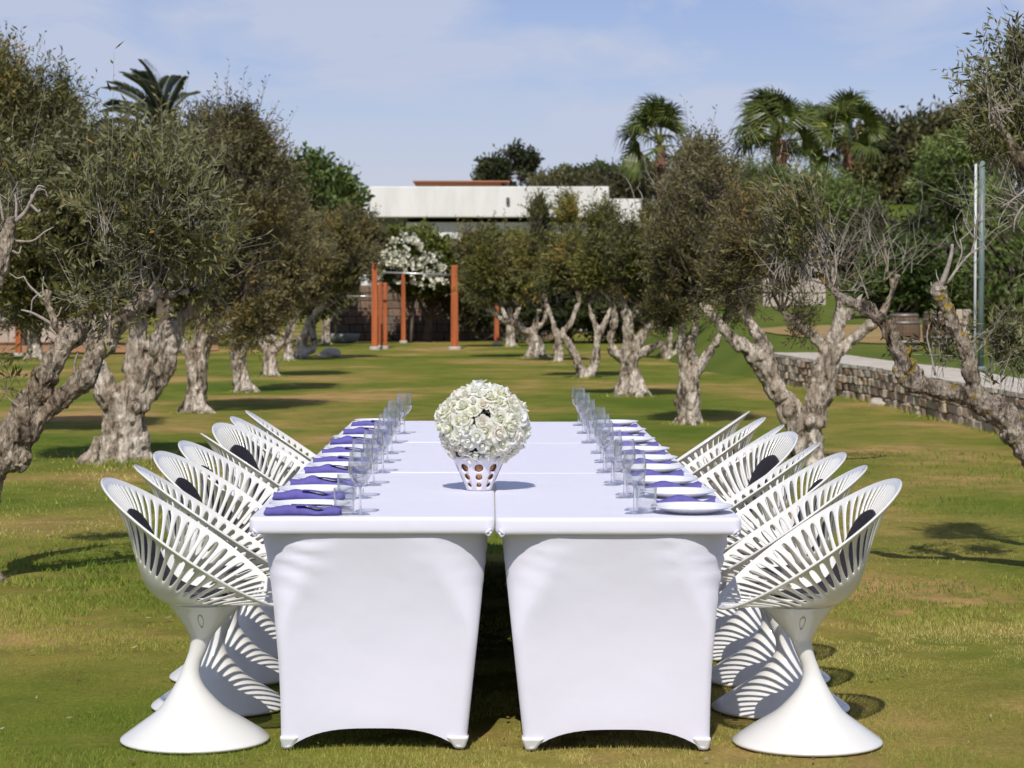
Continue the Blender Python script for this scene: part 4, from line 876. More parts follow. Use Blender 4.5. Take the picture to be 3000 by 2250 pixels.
barrel(2745, 1030, 41.5, 'second dark barrel in the shade beside the cut bough', h=.6, r=.26)
d = 66; c = at(1005, 1001, d); r_ = thing('planter_bowl', 'low grey round bowl on the grass at the foot of the dark wall', 'bowl', (c.x, d, 0))
V, F = lathe([(.26,0),(.42,.08),(.46,.2),(.47,.27),(.44,.27),(.42,.2),(.3,.1),(.001,.1)], 24); V = np.array(V)*[1,1,.95]; part('bowl', V, F, noise_mat('grey_stone_bowl', [(.3,(.22,.23,.23)),(.7,(.33,.34,.34))], scale=4, rough=.8), r_, smooth=True)
def rock(label, px, py, s, seed, mat):
    g_ = gnd(px, py); bm = bmesh.new(); bmesh.ops.create_icosphere(bm, subdivisions=3, radius=1)
    V = np.array([v.co[:] for v in bm.verts]); F = [[v.index for v in f.verts] for f in bm.faces]; bm.free()
    V = V * (1 + (vnoise(V+5, .7, seed)-.5)*.7 + (vnoise(V+5, .25, seed)-.5)*.2)[:,None]; V[:,2] = np.maximum(V[:,2], -.45); V = V*np.array(s)
    o = part('rock', V, F, mat, smooth=True); o.location = (g_.x, g_.y, s[2]*.38); tag(o, label, 'rock', group='loose stones on the lawn')
rm = noise_mat('pale_limestone', [(.3, (.32,.28,.22)), (.7, (.52,.47,.40))], scale=7, rough=.9)
rock('pale stone lying on the grass left of the orange posts', 965, 1046, (.24,.18,.14), 3, rm)
rock('pale stone on the grass at the foot of the dry stone wall', 2574, 1190, (.13,.10,.07), 5, rm)
rock('small flat stone beside the wall foot, nearer the right edge', 2700, 1218, (.07,.06,.04), 6, rm)

# ------------------------------------------------------------------ covered tables
cloth = None
def cloth_mat():
    m, N, L, b = new_mat('white_stretch_cloth')
    b.inputs['Base Color'].default_value = (.715, .705, .80, 1); b.inputs['Roughness'].default_value = .62
    b.inputs['Sheen Weight'].default_value = .25; b.inputs['Specular IOR Level'].default_value = .3
    tc = N.new('ShaderNodeTexCoord')
    n = N.new('ShaderNodeTexNoise'); n.inputs['Scale'].default_value = 5; n.inputs['Detail'].default_value = 3; L.new(tc.outputs['Object'], n.inputs[0])
    w = N.new('ShaderNodeTexNoise'); w.inputs['Scale'].default_value = 700; w.inputs['Detail'].default_value = 1; L.new(tc.outputs['Object'], w.inputs[0])
    b1 = N.new('ShaderNodeBump'); b1.inputs['Strength'].default_value = .25; b1.inputs['Distance'].default_value = .02; L.new(n.outputs[0], b1.inputs['Height'])
    b2 = N.new('ShaderNodeBump'); b2.inputs['Strength'].default_value = .12; b2.inputs['Distance'].default_value = .001; L.new(w.outputs[0], b2.inputs['Height']); L.new(b1.outputs[0], b2.inputs['Normal'])
    L.new(b2.outputs[0], b.inputs['Normal']); return m
cloth = cloth_mat()
TZ = .74; HX, HY = .382, .913
def rr_ring(hx, hy, rc, nf=20, ns=44, nc=10):
    P = []; side = []
    cs = [(hx-rc, -hy+rc, -90), (hx-rc, hy-rc, 0), (-hx+rc, hy-rc, 90), (-hx+rc, -hy+rc, 180)]
    for q in range(4):
        cx, cy, a0 = cs[q]
        for i in range(nc + 1):
            a = R(a0 + 90*i/nc); P.append((cx + rc*math.cos(a), cy + rc*math.sin(a))); side.append((q, 'c', i/nc))
        nx, ny = cs[(q+1) % 4][:2]; a = R(a0 + 90); nn = ns if q in (0, 2) else nf
        p0 = (cx + rc*math.cos(a), cy + rc*math.sin(a)); p1 = (nx + rc*math.cos(a), ny + rc*math.sin(a))
        for i in range(1, nn):
            t = i/nn; P.append((p0[0]*(1-t)+p1[0]*t, p0[1]*(1-t)+p1[1]*t)); side.append((q, 's', t))
    return P, side
def build_table_proto():
    root = thing('banquet_table', 'x', 'table', (0,0,0), group='cloth covered tables')
    V = []; rings = 0; n = None
    for ins, z, rc in ((.05,TZ,.05),(.012,TZ,.03),(.005,TZ-.0012,.027),(.001,TZ-.005,.026),(0,TZ-.012,.026),(0,TZ-.03,.026),(.0,TZ-.040,.026),(.002,TZ-.049,.026),(.007,TZ-.053,.026),(.016,TZ-.052,.028)):
        P, sd = rr_ring(HX-ins, HY-ins, rc); n = len(P); V += [(x, y, z) for x, y in P]; rings += 1
    K = 34; z0 = TZ-.051
    for k in range(K+1):
        v = (k/K)**1.25
        g = 1-(1-v)**2.6
        ix = .018 + .072*g; iy = .016 + .022*g + .03*v
        s = min(1, v/.52); s = s*s*(3-2*s); rc = .15*(1-s) + .026
        P, sd = rr_ring(HX-ix, HY-iy, rc)
        for (x, y), (q, typ, t) in zip(P, sd):
            long_ = q in (0, 2)
            if typ == 's': u = 2*t-1
            else: u = 1
            hem = (.15 if long_ else .058) * (1 - abs(u)**(5 if long_ else 3.2)) if typ == 's' else 0
            z = z0 + (hem + .008 - z0)*v
            if typ == 's':
                sag = (1-u*u) * math.sin(math.pi*min(1, v*1.05)) * (.055 if long_ else .014) + (1-u*u)*v*.012
                if q == 0: x -= sag
                elif q == 2: x += sag
                elif q == 1: y -= sag
                else: y += sag
            if x > 0: x += (ix - (.018 + .072*v)) * min(1, x/(HX-ix)) ** 2
            # corner wrinkles
            cx = (HX - .03) * (1 if x > 0 else -1); cy = (HY-.03) * (1 if y > 0 else -1)
            dx = abs(x-cx); dy = abs(y-cy); dz = z0 - z; rr2 = math.hypot(math.hypot(dx, dy), dz)
            ang = math.atan2(dz, dx + dy + 1e-4); wr = .005*math.sin(ang*20 + 3*rr2*10 + (2 if cx > 0 else 0))*math.exp(-((rr2-.13)/.075)**2) * (1.0 if x < 0 else .35)
            if True:
                if q in (1, 3): y += wr
                else: x += wr
            V.append((x, y, z))
        rings += 1
    F = [list(range(n))]
    for i in range(rings-1):
        for j in range(n):
            k = (j+1) % n; F.append([i*n+j, (i+1)*n+j, (i+1)*n+k, i*n+k])
    o = part('cover', V, F, cloth, root, smooth=True)
    cap = plain('foot_pocket_white', (.78,.78,.80), .5)
    for sx in (-1, 1):
        for sy in (-1, 1):
            m = MB(); cx = sx*(HX-.120); cy = sy*(HY-.094)
            m.add([(cx-.014+sx*.010,cy-.02,.0),(cx+.014+sx*.010,cy-.02,.0),(cx+.014+sx*.010,cy+.02,.0),(cx-.014+sx*.010,cy+.02,.0),(cx-.034+sx*.000,cy-.036,.042),(cx+.034+sx*.006,cy-.036,.042),(cx+.034+sx*.006,cy+.036,.042),(cx-.034,cy+.036,.042)], [(0,3,2,1),(4,5,6,7),(0,1,5,4),(1,2,6,5),(2,3,7,6),(3,0,4,7)])
            m.build('foot_pocket', cap, root, smooth=False, bevel=.008)
            leg = MB(); V2, F2 = tube([(sx*(HX-.15), sy*(HY-.13), .01), (sx*(HX-.15), sy*(HY-.13), TZ-.07)], .0125, 8); part('leg', V2, F2, steel, root, smooth=True)
            V2, F2 = tube(catmull([(sx*(HX-.012), sy*(HY+.001), TZ-.036), (sx*(HX-.02), sy*(HY+.011), TZ-.042), (sx*(HX-.026), sy*(HY+.006), TZ-.05), (sx*(HX-.018), sy*(HY+.004), TZ-.056), (sx*(HX-.012), sy*(HY+.008), TZ-.044)], 3), .0045, 6); part('corner_knot', V2, F2, cloth, root, smooth=True)
    V2 = [(-.30,-.80,TZ-.028),(.30,-.80,TZ-.028),(.30,.80,TZ-.028),(-.30,.80,TZ-.028)]; m = MB(); m.box((-HX+.03,-HY+.03,TZ-.04), (HX-.03,HY-.03,TZ-.006)); m.build('tabletop', plain('table_board', (.5,.5,.48), .6), root)
    return root
tp = build_table_proto(); first = True
XL, XR = .011 - HX - .0012, .011 + HX + .0012
for side, x, y0, adj in (('left', XL, 7.49, (0, .03, .06)), ('right', XR, 7.46, (0, 0, 0))):
    for i, pos in enumerate(('front', 'middle', 'far')):
        extra = {'front': 'its end facing the camera', 'middle': 'between two others', 'far': 'nearest the olive grove'}[pos]
        lab = '%s white cloth covered table of the %s row, %s' % (pos, side, extra)
        loc = (x, y0 + HY + .002 + i*(2*HY + .008) + adj[i], 0)
        if first: tp.location = loc; tp['label'] = lab; first = False
        else: dup(tp, loc, 0 if side == 'left' else math.pi, lab)

# ------------------------------------------------------------------ chairs
white_pl = plain('glossy_white_plastic', (.74,.73,.695), .2, 0, .5, coat=.5)
pad_mat = noise_mat('charcoal_felt', [(.3, (.028,.026,.032)), (.7, (.045,.042,.05))], scale=60, rough=.95, bump=.2, spec=.1)
A_, B_, U0 = .352, .30, -.03
def prof(xs, ys):
    t = np.linspace(0, 1, 201); y = np.interp(t, xs, ys); k = np.exp(-np.linspace(-2, 2, 31)**2); k /= k.sum()
    yp = np.concatenate([2*y[0]-y[15:0:-1] if False else y[15:0:-1], y, 2*y[-1]-y[-2:-17:-1]]); return np.convolve(yp, k, 'valid')
PB = prof([0,.146,.30,.40,.52,.64,.8,1], [-.206,-.202,-.172,-.135,-.088,-.052,-.022,0])
PF = prof([0,.2,.4,.67,.85,1], [-.206,-.178,-.135,-.068,-.028,0])
PS = prof([0,.3,.45,.6,.75,.88,1], [-.206,-.198,-.178,-.135,-.078,-.034,0])
CT = np.array([0, 0, .640]); UX = np.array([-.821, 0, .571]); NX = np.array([.571, 0, .821]); YX = np.array([0, 1, 0])
def shell_pt(th, t, off=0.0):
    c, s = math.cos(th), math.sin(th)
    i = min(200, max(0, t*200)); f = lambda P: np.interp(i, np.arange(201), P)
    n = f(PS)*s*s + (f(PB) if c > 0 else f(PF))*c*c
    u = A_*c*t + U0*(1-t); y = B_*s*t
    if c > 0: y *= 1
    return CT + UX*u + YX*y + NX*(n + off)
def build_chair():
    root = thing('swivel_chair', 'x', 'chair', (0,0,0), group='white slotted pedestal chairs at the tables')
    # slotted bowl
    NS = 56; rows_in = [0, .2, .4, .6, .8]; ts0, ts1 = .47, .935; nr = 9
    rows_slot = [ts0 + (ts1-ts0)*(.5-.5*math.cos(math.pi*i/(nr-1))) for i in range(nr)]
    rows = rows_in + rows_slot + [.972, 1.0]
    V = []; F = []; R_n = len(rows)
    # even spacing along the rim by arc length
    tt = np.linspace(0, 2*np.pi, 721); ex = A_*np.cos(tt); ey = B_*np.sin(tt); al = np.concatenate([[0], np.cumsum(np.hypot(np.diff(ex), np.diff(ey)))])
    dn = np.concatenate([[0], np.cumsum(np.hypot(np.diff(ex), np.diff(ey))*(1 + np.where(np.cos(tt[1:]) > 0, .5, .2)*np.cos(tt[1:])**6))]); den = dn/dn[-1]
    thc = np.interp((np.arange(NS)+.5)/NS, den, tt); the = np.interp(np.arange(NS)/NS, den, tt)
    def wfun(t):
        if t < ts0 or t > ts1: return .12
        v = (t-ts0)/(ts1-ts0); return .12 + .47*(math.sin(math.pi*v)**.45 if 0 < v < 1 else 0)
    cols = NS*3
    def tmap(ri, th):
        c2 = math.cos(th)**2; lo = .64*(1-c2) + (.50 if math.cos(th) > 0 else .52)*c2
        if ri < len(rows_in): return .04 + (lo-.06-.04)*rows[ri]/.8
        r = rows[ri]; return lo + (r-ts0)/(1-ts0)*(1-lo)
    for ri, r in enumerate(rows):
        for k in range(NS):
            nxt = the[k+1] if k < NS-1 else 2*np.pi; half = (nxt-the[k])/2; w = (wfun(r) if ri >= len(rows_in) else .12)*half
            V.append(shell_pt(the[k], tmap(ri, the[k]))); V.append(shell_pt(thc[k]-w, tmap(ri, thc[k]))); V.append(shell_pt(thc[k]+w, tmap(ri, thc[k])))
    i0 = len(rows_in); i1 = len(rows_in)+nr-1
    for i in range(R_n-1):
        for c in range(cols):
            if c % 3 == 1 and i0 <= i < i1: continue
            c2 = (c+1) % cols; F.append([i*cols+c, i*cols+c2, (i+1)*cols+c2, (i+1)*cols+c])
    F.append([c for c in range(cols)][::-1])
    o = part('bowl_seat', V, F, white_pl, root, smooth=True)
    bake(o, [('SOLIDIFY', dict(thickness=.006, offset=0)), ('SUBSURF', dict(levels=1, render_levels=1))])
    o.data.polygons.foreach_set('use_smooth', np.ones(len(o.data.polygons), dtype=bool))
    P = [shell_pt(a, 1.0, -.001) for a in np.linspace(0, 2*np.pi, 73)[:-1]]; P.append(P[0]); P.append(P[1])
    V, F = tube(P[:-1], .0042, 8, False); part('rim', V, F, white_pl, root, smooth=True)
    # charcoal pad: elongated strip laid in the bowl
    def find(u, y):
        a = math.atan2(y/B_, (u-U0)/A_) ; lo, hi = 0, 1
        for _ in range(30):
            t = (lo+hi)/2; c = (u-U0*(1-t))/A_; rr = math.hypot(c, y/B_)
            if rr > t: lo = t
            else: hi = t
        t = (lo+hi)/2; th = math.atan2(y/B_, (u-U0*(1-t))/A_); return th, t
    V = []; F = []; nu, nv = 34, 13; ua, ub = -.245, .232
    for i in range(nu):
        s = i/(nu-1); u = ua + (ub-ua)*s; q = max(0, 1-abs(2*s-1)**4.5)**.5; hw = .142*q + .004
        for j in range(nv):
            y = hw*(2*j/(nv-1)-1); th, t = find(u, y); V.append(shell_pt(th, t, .0115))
    for i in range(nu-1):
        for j in range(nv-1): F.append([i*nv+j, (i+1)*nv+j, (i+1)*nv+j+1, i*nv+j+1])
    o = part('seat_pad', V, F, pad_mat, root, smooth=True); bake(o, [('SOLIDIFY', dict(thickness=.010, offset=0)), ('SUBSURF', dict(levels=1, render_levels=1))])
    # pedestal: trumpet base and flared neck with a lean
    def lean_lathe(pr, n=40):
        V = []; F = []
        for (r, z, cx) in pr:
            for j in range(n): a = 2*math.pi*j/n; V.append((cx + r*math.cos(a), r*math.sin(a), z))
        for i in range(len(pr)-1):
            for j in range(n): k = (j+1) % n; F.append([i*n+j, i*n+k, (i+1)*n+k, (i+1)*n+j])
        return V, F
    base = catmull([(.232,0,0),(.239,.006,0),(.236,.014,0),(.215,.030,0),(.165,.064,-.003),(.112,.100,-.008),(.075,.14,-.014),(.047,.18,-.018),(.032,.215,-.015),(.027,.25,-.006),(.028,.285,.008),(.031,.318,.018),(.033,.334,.021)], 4)
    V, F = lean_lathe(base); V.append((0,0,.001)); F += [[len(V)-1, (j+1) % 40, j] for j in range(40)]
    part('base', V, F, white_pl, root, smooth=True)
    neck = catmull([(.0315,.322,.019),(.0345,.334,.0215),(.052,.362,.026),(.078,.395,.031),(.100,.420,.034),(.116,.441,.036),(.119,.4445,.036),(.110,.452,.036),(.09,.47,.02)], 4)
    V, F = lean_lathe(neck); part('neck', V, F, white_pl, root, smooth=True)
    # closed teardrop insets on the neck, grey colour standing in for slot shade
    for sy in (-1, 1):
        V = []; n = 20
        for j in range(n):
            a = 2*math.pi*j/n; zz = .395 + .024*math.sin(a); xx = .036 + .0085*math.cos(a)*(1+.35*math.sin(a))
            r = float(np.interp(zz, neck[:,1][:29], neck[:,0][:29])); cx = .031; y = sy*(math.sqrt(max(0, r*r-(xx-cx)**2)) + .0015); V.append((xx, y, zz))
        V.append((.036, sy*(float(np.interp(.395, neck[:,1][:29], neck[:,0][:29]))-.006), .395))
        part('teardrop_slot', V, [[n, j, (j+1) % n] for j in range(n)], plain('recess_shade_grey', (.32,.31,.29), .5), root, smooth=True)
    return root
cp = build_chair(); first = True
ORD = ['nearest', 'second', 'third', 'fourth', 'fifth', 'sixth', 'seventh', 'eighth and farthest']
rotL = [4, -7, 9, 7, -13, 17, 2, -5]; rotR = [5, -3, 3, -7, 16, -8, -3, -10]; rotR = [5, -4, 2, -8, 14, -6, -3, -9]
for side, x, sgn, rots, y0 in (('left', -.952, 1, rotL, 7.72), ('right', 1.008, -1, rotR, 7.66)):
    for k in range(8):
        a = rots[k]
        rz = R(-a) if sgn > 0 else R(180 + a)
        desc = ' turned to show its dark pad' if a > 12 else (' swivelled away' if a < -6 else (' swivelled slightly to the camera' if a > 3 else ' squared to the table'))
        lab = '%s white slotted bowl chair on the %s side,%s' % (ORD[k], side, desc)
        y = y0 + k*.632
        xx = x + sgn*(.012*math.sin(k*2.1))
        if k == 7 : y -= .02
        if first: cp.location = (xx, y, 0); cp.rotation_euler = (0,0,rz); cp['label'] = lab; first = False
        else: dup(cp, (xx, y, 0), rz, lab)

# ------------------------------------------------------------------ place settings
def glass_mat(name, mixf=.55):
    m, N, L, b = new_mat(name); N.remove(b)
    g = N.new('ShaderNodeBsdfGlass'); g.inputs['IOR'].default_value = 1.48; g.inputs['Roughness'].default_value = 0.0; g.inputs['Color'].default_value = (.98,.985,1,1)
    t = N.new('ShaderNodeBsdfTransparent'); t.inputs[0].default_value = (.97,.975,.985,1)
    ms = N.new('ShaderNodeMixShader'); ms.inputs[0].default_value = mixf; L.new(g.outputs[0], ms.inputs[1]); L.new(t.outputs[0], ms.inputs[2]); L.new(ms.outputs[0], N['Material Output'].inputs[0]); return m
GL = glass_mat('clear_glass', .35)
def thin_glass():
    m, N, L, b = new_mat('thin_clear_glass'); N.remove(b)
    lw = N.new('ShaderNodeLayerWeight'); lw.inputs[0].default_value = .5
    pw = N.new('ShaderNodeMath'); pw.operation = 'POWER'; pw.inputs[1].default_value = 2.0; L.new(lw.outputs['Facing'], pw.inputs[0])
    fr = N.new('ShaderNodeMath'); fr.operation = 'MULTIPLY_ADD'; fr.inputs[1].default_value = .9; fr.inputs[2].default_value = .06; L.new(pw.outputs[0], fr.inputs[0])
    t = N.new('ShaderNodeBsdfTransparent'); t.inputs[0].default_value = (.98,.98,.985,1)
    g = N.new('ShaderNodeBsdfGlossy'); g.inputs['Roughness'].default_value = .0
    ms = N.new('ShaderNodeMixShader'); L.new(fr.outputs[0], ms.inputs[0]); L.new(t.outputs[0], ms.inputs[1]); L.new(g.outputs[0], ms.inputs[2]); L.new(ms.outputs[0], N['Material Output'].inputs[0]); return m
TG = thin_glass()
def split_glass(o, zcut):
    o.data.materials.append(TG)
    for p in o.data.polygons:
        if p.center.z > zcut: p.material_index = 1
def glass_proto():
    root = thing('wine_glass', 'x', 'wine glass', (0,0,0), group='stemmed wine glasses')
    outer = [(.0005,.0004),(.030,.0004),(.0315,.0015),(.028,.003),(.014,.0052),(.006,.0085),(.0040,.016),(.0036,.05),(.0038,.078),(.006,.088),(.014,.0965),(.025,.107),(.0335,.122),(.0375,.138),(.0378,.150),(.0362,.168),(.0336,.186),(.0318,.200)]
    o2 = catmull(np.array([(a,0,b) for a, b in outer[5:]]), 3)[:, [0, 2]]
    inner = [(.0308,.200),(.0325,.186),(.0351,.168),(.0366,.150),(.0362,.138),(.0322,.122),(.0236,.1085),(.0125,.0995),(.0005,.0965)]
    i2 = catmull(np.array([(a,0,b) for a, b in inner]), 3)[:, [0, 2]]
    foot = outer[:5] + [tuple(q) for q in o2[:12]]; 
    V, F = lathe(outer[:5] + [tuple(q) for q in o2] + [(.0314,.2006)] + [tuple(q) for q in i2], 32)
    split_glass(part('glass_body', V, F, GL, root, smooth=True), .0985); return root
def tumbler_proto():
    root = thing('tumbler', 'x', 'tumbler', (0,0,0), group='clear water tumblers')
    V, F = lathe([(.0005,.0004),(.0295,.0004),(.031,.002),(.0325,.03),(.0335,.083),(.0328,.0838),(.0320,.083),(.0308,.03),(.0295,.014),(.027,.0115),(.0005,.0105)], 32); split_glass(part('glass_body', V, F, GL, root, smooth=True), .0145); return root
china = plain('white_china', (.82,.82,.83), .12, 0, .5, coat=.4)
def plate_proto():
    root = thing('dinner_plate', 'x', 'plate', (0,0,0), group='white dinner plates')
    pr = catmull(np.array([(.0005,0,.003),(.068,0,.003),(.070,0,.0005),(.074,0,.0012),(.095,0,.009),(.127,0,.0205),(.129,0,.0225),(.127,0,.0235),(.098,0,.0125),(.080,0,.0065),(.0005,0,.006)]), 3)[:, [0, 2]]
    V, F = lathe([(max(.0004, a), b) for a, b in pr], 48); part('plate_body', V, F, china, root, smooth=True); return root
nap_mat = noise_mat('purple_linen', [(.3, (.10,.088,.29)), (.7, (.135,.12,.36))], scale=30, rough=.9, bump=.3, bscale=400, bdist=.001, spec=.15)
def napkin_mesh(kind, seed):
    g = np.random.default_rng(seed); V = []; F = []
    L_ = .235 if kind == 'roll' else .19; nx, nr = 28, 16; ph = g.uniform(0, 6)
    for i in range(nx):
        s = i/(nx-1); x = (s-.5)*L_
        if kind == 'roll':
            h = .024 + .010*math.exp(-((s-.36-.1*g.random()*0)/.14)**2)*(1 + .4*math.sin(ph)) - .008*math.exp(-((s-.68)/.1)**2) + .0015*math.sin(s*19+ph); w = .036 - .008*s + .004*math.sin(s*5+ph)
        else:
            h = .018 + .020*abs(math.sin(math.pi*s*1.35+.25*math.sin(ph)))**1.5; w = .030 + .012*s
        for j in range(nr):
            a = 2*math.pi*j/nr; c = math.copysign(abs(math.cos(a))**.6, math.cos(a)); sn = math.copysign(abs(math.sin(a))**.75, math.sin(a))
            V.append((x + .004*math.sin(a*2+ph), w*c + .003*math.sin(s*9+ph), h/2 + h/2*sn + .0012*math.sin(a*5 + s*8)*max(0, sn)))
    for i in range(nx-1):
        for j in range(nr): k = (j+1) % nr; F.append([i*nr+j, i*nr+k, (i+1)*nr+k, (i+1)*nr+j])
    V = np.array(V); V[:,2] -= V[:,2].min() - .0003
    F.append(list(range(nr))[::-1]); F.append([(nx-1)*nr+j for j in range(nr)])
    # loose folded flap
    o = len(V); fl = []; m = 12
    for i in range(m):
        s = i/(m-1)
        for j in range(6):
            q = j/5; fl.append((-.02 + .115*s, -.034 + .05*q*(1-.3*s), .026 + .012*math.sin(math.pi*(.2+.8*s))*(1-q*.4) - .016*s + .003*math.sin(q*6+ph)))
    if kind == 'roll':
        V = np.vstack([V, fl])
        for i in range(m-1):
            for j in range(5): F.append([o+i*6+j, o+(i+1)*6+j, o+(i+1)*6+j+1, o+i*6+j+1])
    return mesh_np('napkin', V, F, nap_mat, True)
def cutlery(root, kind):
    st = plain('polished_steel_' + kind, (.62,.61,.60), .12, 1)
    m = MB(); V, F = tube([(-.07,0,.0),(.02,0,.003),(.06,0,.004)], [.0028,.0035,.003], 6); m.add(V, F); m.box((.055,-.008,.002), (.12,.008,.0045)); o = m.build('knife', st, root, smooth=False); return o
wg, tb, pl = glass_proto(), tumbler_proto(), plate_proto()
D9 = [7.60, 8.18, 8.72, 9.32, 9.86, 10.40, 11.12, 11.85, 12.55]
O9 = ['nearest', 'second', 'third', 'fourth', 'fifth', 'sixth', 'seventh', 'eighth', 'farthest']
NR = [napkin_mesh('roll', s) for s in range(4)]; NF = [napkin_mesh('fold', s) for s in range(3)]
used = {}
def place(proto, key, loc, rz, label):
    if key not in used: used[key] = 1; proto.location = loc; proto.rotation_euler = (0,0,rz); proto['label'] = label; return proto
    return dup(proto, loc, rz, label)
g = np.random.default_rng(3); Z = TZ + .0006
for sgn, side in ((-1, 'left'), (1, 'right')):
    for k, d in enumerate(D9):
        jx, jy = g.normal(0, .006), g.normal(0, .008)
        if sgn < 0:
            gx, gy, tx, ty, px_, py_, nx_, ny_ = -.425, d, -.475, d-.045, -.595, d+.16, -.603, d-.055
        else:
            gx, gy, tx, ty, px_, py_, nx_, ny_ = .447, d, .486, d+.035, .632, d+.03, .628, d+.25
        if not (sgn < 0 and k == 8):
            place(wg, 'w', (gx+jx, gy+jy, Z), g.uniform(0, 6), '%s stemmed wine glass of the %s hand row of settings' % (O9[k] if not (sgn < 0 and k == 7) else 'farthest', side))
            place(tb, 't', (tx+jx, ty-jy, Z), g.uniform(0, 6), '%s short water tumbler of the %s hand row of settings' % (O9[k] if not (sgn < 0 and k == 7) else 'farthest', side))
        if not (sgn > 0 and k == 8 and False):
            place(pl, 'p', (px_+jx, py_+jy, Z), g.uniform(0, 6), '%s white dinner plate along the %s table edge' % (O9[k], side))
        kd = NR if sgn < 0 else NF
        if not (sgn > 0 and k == 8):
            root = thing('napkin', '%s purple napkin %s %s table edge' % (O9[k] if not (sgn > 0 and k == 7) else 'farthest', 'rolled in front of a plate at the' if sgn < 0 else 'folded behind a plate at the', side), 'napkin', (nx_+jx, ny_-jy, Z), g.normal(0, .05) + (0 if sgn < 0 else 0), group='purple linen napkins')
            o = bpy.data.objects.new('napkin_cloth', kd[k % len(kd)]); link(o, root)
            if sgn < 0 and k in (0, 2, 3):
                c = cutlery(root, 'n%d' % k); c.location = (.03, -.012 if k else .03, .026); c.rotation_euler = (0, .06, .05)

# ------------------------------------------------------------------ vase and roses
def build_vase():
    yc = 8.50; root = thing('vase', 'white bucket vase pierced with round copper coloured holes', 'vase', (-.044, yc, Z))
    vm = plain('vase_white', (.72,.70,.76), .25, 0, .5, coat=.3)
    cop = noise_mat('copper_liner', [(.3, (.30,.13,.05)), (.7, (.62,.34,.17))], scale=25, rough=.28, bump=.3, spec=.6); cop.node_tree.nodes['Principled BSDF'].inputs['Metallic'].default_value = .75
    V, F = lathe([(.0005,.0),(.039,.0),(.044,.003),(.067,.055),(.0925,.112),(.095,.122),(.092,.122),(.0895,.112),(.063,.055),(.041,.008),(.0005,.008)], 96)
    o = part('vase_body', V, F, vm, root, smooth=True)
    m = MB()
    for z, dm in ((.0215,.018),(.050,.024),(.083,.031)):
        for k in range(9):
            a = R(-90 + 40*k); r = .044 + (z-.003)/.109*.0485; dr = np.array([math.cos(a), math.sin(a), -.36]); dr /= np.linalg.norm(dr)
            c = np.array([r*math.cos(a), r*math.sin(a), z]); Vv, Ff = tube([c - dr*.009, c + dr*.02], dm/2, 20); m.add(Vv, Ff)
    cut = m.build('cutter', vm); 
    cut.parent = root; bpy.context.view_layer.update()
    try:
        bake(o, [('BOOLEAN', dict(operation='DIFFERENCE', object=cut, solver='EXACT'))])
    except Exception as e: print('bool', e)
    bpy.data.objects.remove(cut)
    V, F = lathe([(.0005,.010),(.0365,.010),(.0375,.012),(.0585,.055),(.085,.115),(.0005,.117)], 48); part('liner', V, F, cop, root, smooth=True)
    return root
build_vase()
rose_m = [leaf_mat('rose_petal_%s' % n, [(0, a), (1, b)], trans=.5, rough=.6, spec=.25) for n, a, b in (('cream', (.82,.84,.58), (.93,.92,.84)), ('white', (.84,.86,.70), (.93,.93,.89)), ('blush', (.90,.82,.68), (.93,.91,.84)))]
def rose_mesh(seed, mat, openness=1.0):
    g = np.random.default_rng(seed); V = []; F = []; T = []
    rings = [(3, .20, 1.0, .95, 0), (3, .33, .98, 1.0, .05), (4, .5, .92, .95, .25), (5, .74, .82, .9, .35), (6, 1.0, .62, .85, .65)]
    for ri, (n, rad, h, wd, curl) in enumerate(rings):
        a0 = g.random()*6
        for q in range(n):
            ph = a0 + 2*math.pi*q/n + g.normal(0, .1); o = len(V); hh = h*g.uniform(.93, 1.06); rd = rad*g.uniform(.92, 1.1)*(openness if ri > 1 else 1); tw = g.normal(0, .12)
            nu, nv = 5, 5
            for j in range(nv):
                v = j/(nv-1)
                for i in range(nu):
                    u = 2*i/(nu-1)-1; ang = ph + u*(math.pi/n)*wd*(1.15 if ri < 2 else 1.25)*(math.sin(math.pi*(.12+.62*v))**.7) + tw*v
                    r = rd*(v**.55)*(1 - .10*u*u) + curl*.28*max(0, v-.6)**1.3*2; r *= 1 - (.85, .62, .35, 0, 0)[ri]*max(0, (v-.45)/.55)**1.2; z = hh*v*(1-.12*u*u) - curl*.55*max(0, v-.62)**1.4*2.2*(1+.3*u*u) + .03*math.sin(u*4+ph*3)*v
                    V.append((r*math.cos(ang), r*math.sin(ang), z)); T.append(min(1, max(0, v*1.1 - .05 + (.1 if ri > 2 else -.05))))
            for j in range(nv-1):
                for i in range(nu-1): F.append([o+j*nu+i, o+j*nu+i+1, o+(j+1)*nu+i+1, o+(j+1)*nu+i])
    me = mesh_np('rose', V, F, rose_m[mat], True); a_ = me.attributes.new('tint', 'FLOAT', 'POINT'); a_.data.foreach_set('value', np.array(T, np.float32)); return me
